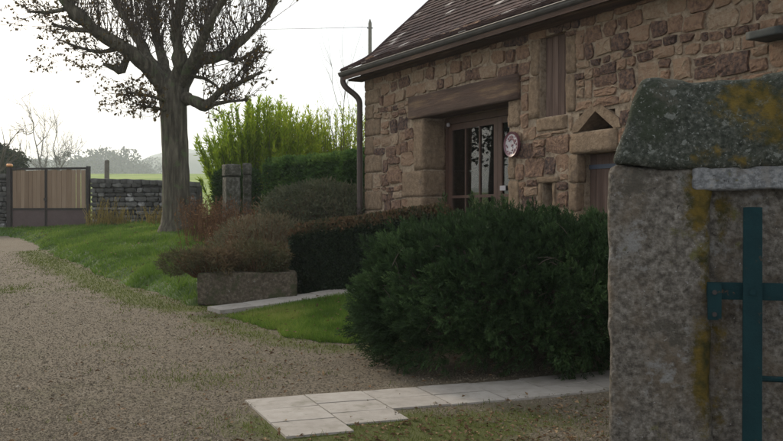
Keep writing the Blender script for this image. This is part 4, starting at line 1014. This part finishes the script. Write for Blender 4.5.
SUB = [[(130, 53, 3.6, -.55), (126, 62, 3.8, -.6), (121, 71, 4.8, -.65), (112, 67, 3.2, -.7), (103, 64, 1.8, -.75)],
 [(206, 106, 3.2, -.3), (226, 102, 2.0, -.4), (248, 100, 1.0, -.4)], [(190, 76, 2.4, .1), (203, 78, 1.9, 0), (214, 84, 1.6, -.1), (222, 92, 1.2, -.2)],
 [(222, 56, 3.5, .5), (238, 60, 2.4, .4), (262, 46, 1.5, .3)], [(95, 30, 3.5, -.9), (75, 30, 2.4, -1.1), (52, 24, 1.4, -1.2)], [(120, 48, 3, -.6), (98, 52, 2, -.7), (70, 44, 1.2, -.8)],
 [(165, 100, 2.5, -.3), (150, 96, 1.8, -.6), (128, 92, 1.0, -.8)], [(166, 110, 2, -.3), (154, 108, 1.4, -.5), (138, 104, .8, -.6)], [(72, 8, 3, -1.1), (50, 12, 2, -1.2), (28, 12, 1, -1.2)],
 [(241, 82, 1.6, -.5), (246, 70, 1.2, -.5), (256, 56, .8, -.5)], [(226, 88, 1.6, -.5), (240, 72, 1.1, -.6), (247, 60, .8, -.6)]]
src = []
for L_ in LIMBS:
    P, R = limb(L_, 22); knob = 1 + .35 * (U(0, 1, 22) < .22); V, F = tube(P, R * knob, 10, False); V = V + rng.normal(size=V.shape) * .008
    add('limb', V, F, m_bark, tree, tint=.35, smooth_=True); src.append((P, R))
for L_ in SUB:
    P, R = limb(L_, 10); V, F = tube(P, R, 6, False); add('branch', V, F, m_bark, tree, tint=.3, smooth_=True); src.append((P, R))
ps, LP, LD = [], [], []
def twig(p, d, L, r, nl, curl=.12, upb=.10):
    pts = [p]; dd = nrm(d)
    for k in range(5):
        dd = nrm(dd + rng.normal(size=3) * curl + np.array([0, 0, upb])); pts.append(pts[-1] + dd * L / 5)
    pts = np.array(pts); ps.append((*tube(pts, np.linspace(r, r * .35, 6), 4, False), U(0, 1)))
    for k in range(nl):
        f = U(.2, 1) * 5; i = min(int(f), 4); LP.append(pts[i] + (pts[i + 1] - pts[i]) * (f - i)); LD.append(rng.normal(size=3) + np.array([0, 0, -.5]))
    return pts
for li, (P, R) in enumerate(src):
    main = li < 7; m_ = 185 if main else 26
    if li == 4: m_ = 60
    for k in range(m_):
        i = int(U(.25 if main else .3, 1) * (len(P) - 1)); side_ = rng.normal(size=3) * .38; up_ = 1.0 if main and li != 4 else .55
        if li in (11, 12, 13, 14, 15): side_ = side_ + np.array([-.6, 0, -.1]); up_ = .2
        if li in (4, 8, 10, 16, 17): side_ = side_ + np.array([.5, 0, 0])
        L_ = U(.5, 2.1) if main and li != 4 else U(.25, .75)
        t_ = twig(P[i] + side_ * R[i] * .5, side_ + np.array([0, 0, up_]), L_, U(.005, .012), int(U(1, 5)))
        if U(0, 1) < .7: twig(t_[3], (t_[4] - t_[3]) / .2 + rng.normal(size=3) * .5, L_ * .5, .006, int(U(1, 5)))
# leafy outer sprays on the left and round the trunk head
for px0, px1, py0, py1, nn_, L_ in ((14, 110, -8, 28, 80, .45), (40, 125, 30, 72, 75, .40), (105, 165, 76, 116, 75, .32), (145, 175, 85, 112, 30, .3), (200, 262, 60, 100, 14, .3)):
    for k in range(nn_):
        twig(pix(U(px0, px1), U(py0, py1), DT + U(-1.6, .6)), np.array([-1 if px1 < 180 else 1, U(-.6, .6), U(-.3, .3)]), L_ * U(.6, 1.3), .005, int(U(4, 9)), .2, .0)
V, F, t = cat(ps); add('shoots', V, F, m_twig, tree, tint=t, kind='stuff')
LP, LD = np.array(LP), np.array(LD)
V, F, t = leaves(LP, LD, U(.04, .095, len(LP)), U(.03, .06, len(LP)), U(0, 1, len(LP))); add('leaves', V, F, m_dryleaf, tree, tint=t, kind='stuff')

# ------------------------------------------------------------------ wooden gate and dry stone walls at the back
DG = 28.8
gx0, gx1 = ray(12, 0)[0] * DG, ray(87, 0)[0] * (DG - .5)
G0, G1 = np.array([gx0, DG]), np.array([gx1, DG - .5]); gl_ = np.linalg.norm(G1 - G0); gu = np.append((G1 - G0) / gl_, 0); gv = np.array([-gu[1], gu[0], 0])
zg = EYE + (HY - 232) / F_PX * DG; ztop = EYE + (HY - 168) / F_PX * DG; zmid = EYE + (HY - 209) / F_PX * DG
gate = root('wooden_gate', 'double gate of upright brown planks above dark metal panels', 'gate', (*((G0 + G1) / 2), zg))
def gb(name, a0, a1, b0, b1, z0, z1, mt, parent=gate, t=.5, tilt=0.0):
    o_ = np.array([G0[0], G0[1], 0.0]); V, F = obox(o_ + gu * (a0 + a1) / 2 + gv * (b0 + b1) / 2 + np.array([0, 0, (z0 + z1) / 2]), gu * (a1 - a0) / 2, gv * (b1 - b0) / 2, Z3 * (z1 - z0) / 2)
    if tilt: V[:, 2] += np.where(V[:, 2] > (z0 + z1) / 2, tilt, 0)
    return add(name, V, F, mt, parent, tint=t)
mid = gl_ * .46
for a0, a1 in ((0, mid - .01), (mid + .01, gl_)):
    f_ = add('leaf_frame', *cat([(lambda b: b)(obox(np.array([G0[0], G0[1], 0]) + gu * (p + q) / 2 + np.array([0, 0, (z0 + z1) / 2]), gu * (q - p) / 2, gv * .025, Z3 * (z1 - z0) / 2)) for p, q, z0, z1 in
                              ((a0, a0 + .025, zg, ztop), (a1 - .025, a1, zg, ztop), (a0 + .025, a1 - .025, ztop - .06, ztop), (a0 + .025, a1 - .025, zmid - .03, zmid + .03), (a0 + .025, a1 - .025, zg, zg + .06))])[:2], m_dark, gate, tint=.5)
    gb('metal_panel', a0 + .025, a1 - .025, -.008, .008, zg + .06, zmid - .03, m_sheet)
    e = np.linspace(a0 + .028, a1 - .028, 9)
    for i in range(8): gb('plank', e[i] + .005, e[i + 1] - (.004 if i < 5 or a0 == 0 else .02), -.012 + U(0, .004), .012, zmid + .03, ztop - .061 - U(0, .03), m_wood, gate, U(.1, 1))
gb('post', -.14, -.01, -.07, .07, zg - .2, ztop + .02, m_dark); gb('post', gl_ + .01, gl_ + .09, -.06, .06, zg - .2, ztop + .03, m_dark)
V, F = rock((.17, .17, .11), 6, .05, .004, 4, 2); add('post_cap', V + np.array([G0[0], G0[1], ztop + .075]) - gu * .075, F, m_lit_cap, gate, tint=.7, smooth_=True)
gb('latch', mid - .05, mid + .05, -.05, -.026, zmid + .25, zmid + .33, m_dark)

def drystone(nm, label, A, B, zt0, zt1, n_cop, thick=.42, seed=0):
    A, B = np.array(A, float), np.array(B, float); L_ = np.linalg.norm(B - A); u = np.append((B - A) / L_, 0); v = np.array([-u[1], u[0], 0])
    z0 = min(g1(*A), g1(*B)) - .2; r_ = root(nm, label, 'wall', (*((A + B) / 2), z0), 'dry stone boundary walls')
    o_ = np.array([A[0], A[1], 0]); zt = lambda a: zt0 + (zt1 - zt0) * a / L_
    c = o_ + u * L_ / 2; V, F = obox(c + np.array([0, 0, (z0 + min(zt0, zt1) - .12) / 2]) + v * thick / 2, u * L_ / 2, v * (thick / 2 - .05), Z3 * (min(zt0, zt1) - .12 - z0) / 2)
    V[:, 2] = np.where(V[:, 2] > z0 + .01, zt((V - o_) @ u) - .13, V[:, 2]); add('wall_core', V, F, m_drygap, r_, tint=.5)
    st_ = []; z = z0
    while z < max(zt0, zt1) - .17:
        h = U(.07, .16); a = 0
        while a < L_ - .05:
            w = min(U(.14, .42), L_ - a)
            if z + h < zt(a) - .08:
                V, F = gridcube(2); V = V * (1 - .12 * (np.abs(V).sum(1, keepdims=True) > 2.5)) + rng.normal(size=V.shape) * .07
                V = V * np.array([w / 2 - .012, .10, h / 2 - .010]); P = o_ + np.outer(V[:, 0] + a + w / 2, u) + np.outer(V[:, 1] + .06 + U(-.02, .02), v) + np.outer(V[:, 2] + z + h / 2, Z3)
                st_.append((P, F, U(0, .75) if U(0, 1) < .8 else U(.75, 1.1)))
            a += w
        z += h
    V, F, t = cat(st_); add('wall_stones', V, F, m_drywall, r_, tint=t, kind='stuff')
    e = np.sort(np.concatenate([[0, L_], np.linspace(0, L_, n_cop + 1)[1:-1] + U(-.04, .04, n_cop - 1)]))
    for a, b in zip(e[:-1], e[1:]):
        V, F = rock((b - a - .01, thick + .06, .15), 4, .015, .02, 5, int(a * 50)); hgt = U(-.01, .015)
        add('coping_stone', o_ + np.outer(V[:, 0] + (a + b) / 2, u) + np.outer(V[:, 1] + thick / 2, v) + np.outer(V[:, 2] + zt((a + b) / 2) - .07 + hgt, Z3), F, m_drywall, r_, tint=U(.3, .7), smooth_=True)
    return r_
GR1 = G1 + gu[:2] * .14
drystone('dry_stone_wall', 'mossy dark dry stone wall with flat coping between gate and tree', GR1, (ray(196, 0)[0] * 27.2, 27.2), EYE + (HY - 178.5) / F_PX * 28.3, EYE + (HY - 182) / F_PX * 27.2, 14)
drystone('dry_stone_wall', 'grey wall stub left of the gate post at the picture edge', (gx0 - 3.2, DG + .3), (gx0 - .16, DG + .05), EYE + (HY - 176) / F_PX * DG, EYE + (HY - 174) / F_PX * DG, 8)
fp = pix(106.5, 160, 32); fpz = g1(fp[0], 32); fpo = root('fence_post', 'lone weathered fence post behind the dry stone wall', 'post', (fp[0], 32, fpz))
V, F = tube(np.array([[fp[0], 32, fpz - .2], [fp[0] + .02, 32, fp[2] - .03], [fp[0] + .02, 32, fp[2]]]), [.09, .08, .05], 8); add('shaft', V, F, m_pole, fpo, tint=.3)
V, F = tube(np.array([[fp[0] - .09, 31.9, fpz + 1.0], [fp[0] + .1, 31.9, fpz + 1.0]]), .02, 6); add('wire_staple', V, F, m_dark, fpo, tint=.3)

# utility pole and its wire
DP = 46.0
pt = pix(370, 21, DP); pzg = g1(pt[0], DP)
pole = root('utility_pole', 'slim wooden utility pole rising behind the house roof', 'pole', (pt[0], DP, pzg))
V, F = tube(np.array([[pt[0], DP, pzg - .3], [pt[0], DP, (pzg + pt[2]) / 2], [pt[0], DP, pt[2] - .12], [pt[0], DP, pt[2] + .08]]), [.13, .105, .085, .02], 10, False); add('shaft', V, F, m_pole, pole, tint=.4, smooth_=True)
V, F = tube(np.array([[pt[0] - .14, DP - .02, pt[2] - .35], [pt[0] + .14, DP - .02, pt[2] - .35]]), .03, 6); add('insulator_arm', V, F, m_dark, pole, tint=.4)
w0, w1 = np.array([pt[0] - .1, DP - .02, pt[2] - .3]), pix(-160, 15, DP - 2); tt = np.linspace(0, 1, 40)[:, None]
V, F = tube(w0 * (1 - tt) + w1 * tt + np.array([0, 0, -1.0]) * (4 * tt * (1 - tt)) * .35, .012, 4, False)
add('overhead_wire', V, F, m_dark, None, tint=.5, label='thin overhead wire crossing the white sky to the utility pole', cat='wire', loc=tuple(w0))

# ------------------------------------------------------------------ far trees, hills
def fartree(nm, label, px, yt, d, w, n, leaf, group, mt=m_fartree, sh=1.0, zb=None, bare_top=False):
    x = ray(px, 0)[0] * d; z0 = g1(x, d); zt = EYE + (HY - yt) / F_PX * d; h = zt - z0; r_ = root(nm, label, 'tree', (x, d, z0), group)
    V, F = tube(np.array([[x, d, z0 - .3], [x + .1, d, z0 + h * .35], [x, d, z0 + h * .75]]), np.array([.06, .045, .015]) * h * .6, 7, False); add('trunk', V, F, m_twig, r_, tint=.3)
    lob = [(np.array([rng.normal() * w * .28, rng.normal() * w * .25, h * U(.42, .82)]), U(.22, .38) * w) for _ in range(9)] + [(np.array([0, 0, h * .86]), w * .2)]
    k = rng.integers(0, len(lob), n); C_ = np.array([l[0] for l in lob])[k]; R_ = np.array([l[1] for l in lob])[k]
    D = sphere_dirs(n); P = C_ + D * (R_ * U(.6, 1.05, n))[:, None] * np.array([1, 1, .8]); P[:, 2] = np.clip(P[:, 2], .05 * h, h * 1.02); P = P + np.array([x, d, z0])
    V, F, t = leaves(P, rng.normal(size=(n, 3)), leaf * U(.6, 1.4, n), leaf * U(.5, 1, n), np.clip(fbm(P, 1.0 / max(w * .3, .5), 2, 2) + U(-.3, .3, n), 0, 1)); add('crown', V, F, mt, r_, tint=t)
    return r_
gT = 'misty trees beyond the field'
for px, yt, d, w, lab in ((88, 158, 520, 32, 'misty round tree just right of the gate top'), (104, 149, 540, 35, 'tallest misty tree of the clump above the dry stone wall'), (121, 155, 560, 32, 'misty tree on the right side of the clump above the wall'),
                          (66, 161, 580, 35, 'low misty tree above the right half of the gate'), (33, 160, 560, 38, 'low misty tree above the middle of the gate'), (136, 163, 660, 32, 'faint small tree right of the misty clump'), (152, 158, 760, 44, 'faint pale tree left of the trunk on the far slope')):
    fartree('far_tree', lab, px, yt, d, w, 3600, 1.7, gT)
fartree('leafy_tree', 'dark leafy tree at the left picture edge behind the gate post', 0, 146, 55, 3.2, 5000, .2, None)
x_ = ray(-3, 0)[0] * 52; b = np.array([x_, 52, g1(x_, 52)]); sp = root('bare_tree', 'bare twiggy tree cut by the left picture edge', 'tree', tuple(b)); bare(sp, b, (EYE + (HY - 128) / F_PX * 52 - b[2]) * .72, .5, 6, .09, 2)
for px, yt, d, lab in ((43, 115, 150, 'bare winter tree standing in mist behind the gate'), (60, 134, 165, 'smaller bare tree right of the bare winter tree'), (81, 160, 60, None)):
    if lab is None: continue
    x_ = ray(px, 0)[0] * d; b = np.array([x_, d, g1(x_, d)]); sp = root('bare_tree', lab, 'tree', tuple(b), 'bare trees beyond the gate'); bare(sp, b, (EYE + (HY - yt) / F_PX * d - b[2]) * .80, .55, 7, .17, 3, sides=3, upw=.85)
# wooded hills
def hill(nm, Y, ytop, thick, seed):
    xs_ = np.linspace(-1900, 1900, 350); top = np.interp((xs_ / Y) * F_PX + CX, [p[0] for p in ytop], [p[1] for p in ytop]); zt = EYE + (HY - top) / F_PX * Y
    zt = zt + (fbm(np.stack([xs_, xs_ * 0, xs_ * 0], 1), .035, seed, 4) - .5) * Y * .014
    rows = []
    for f, hh in ((-1.0, -1), (-.7, .45), (-.4, .8), (0, 1.0), (.5, .6), (1.0, -1)):
        z = np.where(hh < 0, -2.0, zt * hh); P = np.stack([xs_, np.full(350, Y + f * thick), z], 1)
        if 0 < hh < 1: P[:, 2] += (fbm(P, .08, seed + 3, 3) - .5) * 4
        rows.append(P)
    V = np.concatenate(rows); n = 350; i = np.arange(n - 1); F = np.concatenate([np.stack([r * n + i, r * n + i + 1, (r + 1) * n + i + 1, (r + 1) * n + i], 1) for r in range(5)])
    add(nm, V, F, m_hill, kind='structure', tint=.5, smooth_=True)
hill('hills', 1000, [(-400, 164), (0, 166), (130, 166), (150, 158), (185, 152), (220, 155), (300, 160), (1200, 166)], 110, 1)
hill('hills', 1400, [(-400, 160), (60, 159), (130, 163), (170, 150), (215, 149), (300, 155), (1200, 162)], 130, 5)

# ------------------------------------------------------------------ loose gravel, fallen leaves, moss tufts
n = 170000
yy = 4.4 + 17 * U(0, 1, n) ** 2.3; P = np.column_stack([U(-.46, .46, n) * yy, yy]); a = P[:, 0] / P[:, 1] * F_PX + CX
ok = (a > -40) & (a < 800) & (sdpoly(P, lawnA) < -.05) & (sdpoly(P, lawnB) < -.02) & (U(0, 1, n) > mossf(P[:, 0], P[:, 1]) * 1.3)
P = P[ok]
def on_path(P):
    q = P - o0; sa, sb = q @ SL_A, q @ SL_B; i = np.clip((sa / SW).astype(int), 0, 10); w = np.array(nrows)[i] * row
    q2 = P - o1; ta, tb_ = q2 @ d1, q2 @ np.array([d1[1], -d1[0]])
    return ((sa > -.02) & (sa < 11 * SW) & (sb > -.08) & (sb < w)) | ((ta > -.02) & (ta < 3.1) & (abs(tb_ + .1) < .22))
P = P[~(on_path(P + rng.normal(size=P.shape) * .035) & on_path(P))]; n = len(P); z = g(P[:, 0], P[:, 1]) + .014 * on_path(P); sz = U(.003, .0088, n) * np.where(U(0, 1, n) < .06, 1.7, 1) * (.75 + P[:, 1] / 28)
O6 = np.array([[1, 0, 0], [0, 1, 0], [-1, 0, 0], [0, -1, 0], [0, 0, .7], [0, 0, -.7]]); OF8 = np.array([[0, 1, 4], [1, 2, 4], [2, 3, 4], [3, 0, 4], [1, 0, 5], [2, 1, 5], [3, 2, 5], [0, 3, 5]])
th = U(0, 2 * np.pi, n); c_, s_ = np.cos(th), np.sin(th)
Q = O6[None] * U(.6, 1.35, (n, 6, 1)) * sz[:, None, None]; V = np.stack([Q[..., 0] * c_[:, None] - Q[..., 1] * s_[:, None], Q[..., 0] * s_[:, None] + Q[..., 1] * c_[:, None], Q[..., 2]], 2) + np.column_stack([P, z + .001])[:, None]
F = (OF8[None] + 6 * np.arange(n)[:, None, None]).reshape(-1, 3)
add('loose_gravel', V.reshape(-1, 3), F, m_pebble, tint=np.repeat(np.clip(rng.normal(.48, .22, n), 0, 1), 6), kind='stuff', label='loose brown and grey gravel scattered over the drive', cat='gravel')
# fallen leaves
def litter(name, label, P, zf, size):
    n = len(P); P3 = np.column_stack([P, zf(P[:, 0], P[:, 1]) + U(.004, .02, n)]); D_ = np.column_stack([rng.normal(size=(n, 2)), U(-.25, .35, n)])
    upv = nrm(np.column_stack([rng.normal(size=(n, 2)) * .35, np.ones(n)])); V, F, t = leaves(P3, D_, U(.6, 1.3, n) * size, U(.5, .9, n) * size * .75, U(0, 1, n), up=upv, bend=.5)
    add(name, V, F, m_litter, tint=t, kind='stuff', label=label, cat='leaves')
P = np.column_stack([U(-.9, 2.4, 3000), U(4.6, 7.6, 3000)]); q = (P - o0) @ SL_B; ok = (q > .85) | ((q > -.5) & (U(0, 1, len(P)) < .05)); P = P[ok]
litter('fallen_leaves', 'brown fallen leaves on the mossy ground below the near slab path', P[~on_path(P)], g, .036)
P = np.column_stack([U(-4.5, 2.2, 2600), U(5, 14, 2600)]); ok = U(0, 1, 2600) < np.exp(-((P[:, 0] - .2) / 2.2) ** 2) * .8 + .1; P = P[ok]; P = P[(sdpoly(P, lawnA) < 0)]
P = P[~on_path(P) | (U(0, 1, len(P)) < .15)]
litter('drive_leaves', 'scattered brown leaves on the gravel drive and beside the conifer', P, lambda x, y: g(x, y) + .015, .04)
P = scatter(lawnB, 160); litter('strip_leaves', 'a few brown leaves lying on the grass beside the conifer', P, lambda x, y: zB(x, y) + .04, .045)
P = scatter(lawnA, 900); litter('lawn_leaves', 'scattered brown leaves lying on the lawn below the tree', P, lambda x, y: zA(x, y) + .05, .06)
# moss and thin grass on the gravel
n = 150000; yy = U(4.3, 22, n); P = np.column_stack([U(-.43, .35, n) * yy, yy]); pm = np.clip(mossf(P[:, 0], P[:, 1]) + (fbm(np.column_stack([P, P[:, 0] * 0]), 4, 2, 3) - .62), 0, 1); P = P[(U(0, 1, n) < pm * 2.0)]; P = P[~on_path(P)]
V, F, t = blades(np.column_stack([P, g(P[:, 0], P[:, 1]) - .002]), U(.012, .05, len(P)), .008 * (P[:, 1] / 9), .7); add('moss_tufts', V, F, m_moss, tint=t, kind='stuff', label='yellow-green moss and thin grass growing through the gravel', cat='moss')

# ------------------------------------------------------------------ haze
def haze(dens):
    m = bpy.data.materials.new('mist'); m.use_nodes = True; N = m.node_tree.nodes; N.remove(N['Principled BSDF'])
    pv = N.new('ShaderNodeVolumePrincipled'); pv.inputs['Color'].default_value = (.86, .93, 1.0, 1); pv.inputs['Density'].default_value = dens; pv.inputs['Anisotropy'].default_value = .35
    m.node_tree.links.new(pv.outputs['Volume'], N['Material Output'].inputs['Volume'])
    V, F = obox((0, 850, 48), (2300, 0, 0), (0, 930, 0), (0, 0, 53)); add('haze', V, F, m, kind='stuff', label='pale blue autumn mist over the far fields', cat='mist')
haze(.0006)

# ------------------------------------------------------------------ trees across the drive, seen mirrored in the door panes
for x_, y_, h_, w_, lab in ((-12.5, 19.5, 5.2, 3.6, 'tall tree across the drive, nearest the gate'), (-16, 15.5, 5.6, 4.2, 'tall tree across the drive, outside the picture on the left')):
    px_ = CX + F_PX * x_ / y_; fartree('drive_tree', lab, px_, HY - F_PX * (h_ + g1(x_, y_) - EYE) / y_, y_, w_, 1300, .17, 'trees across the drive')
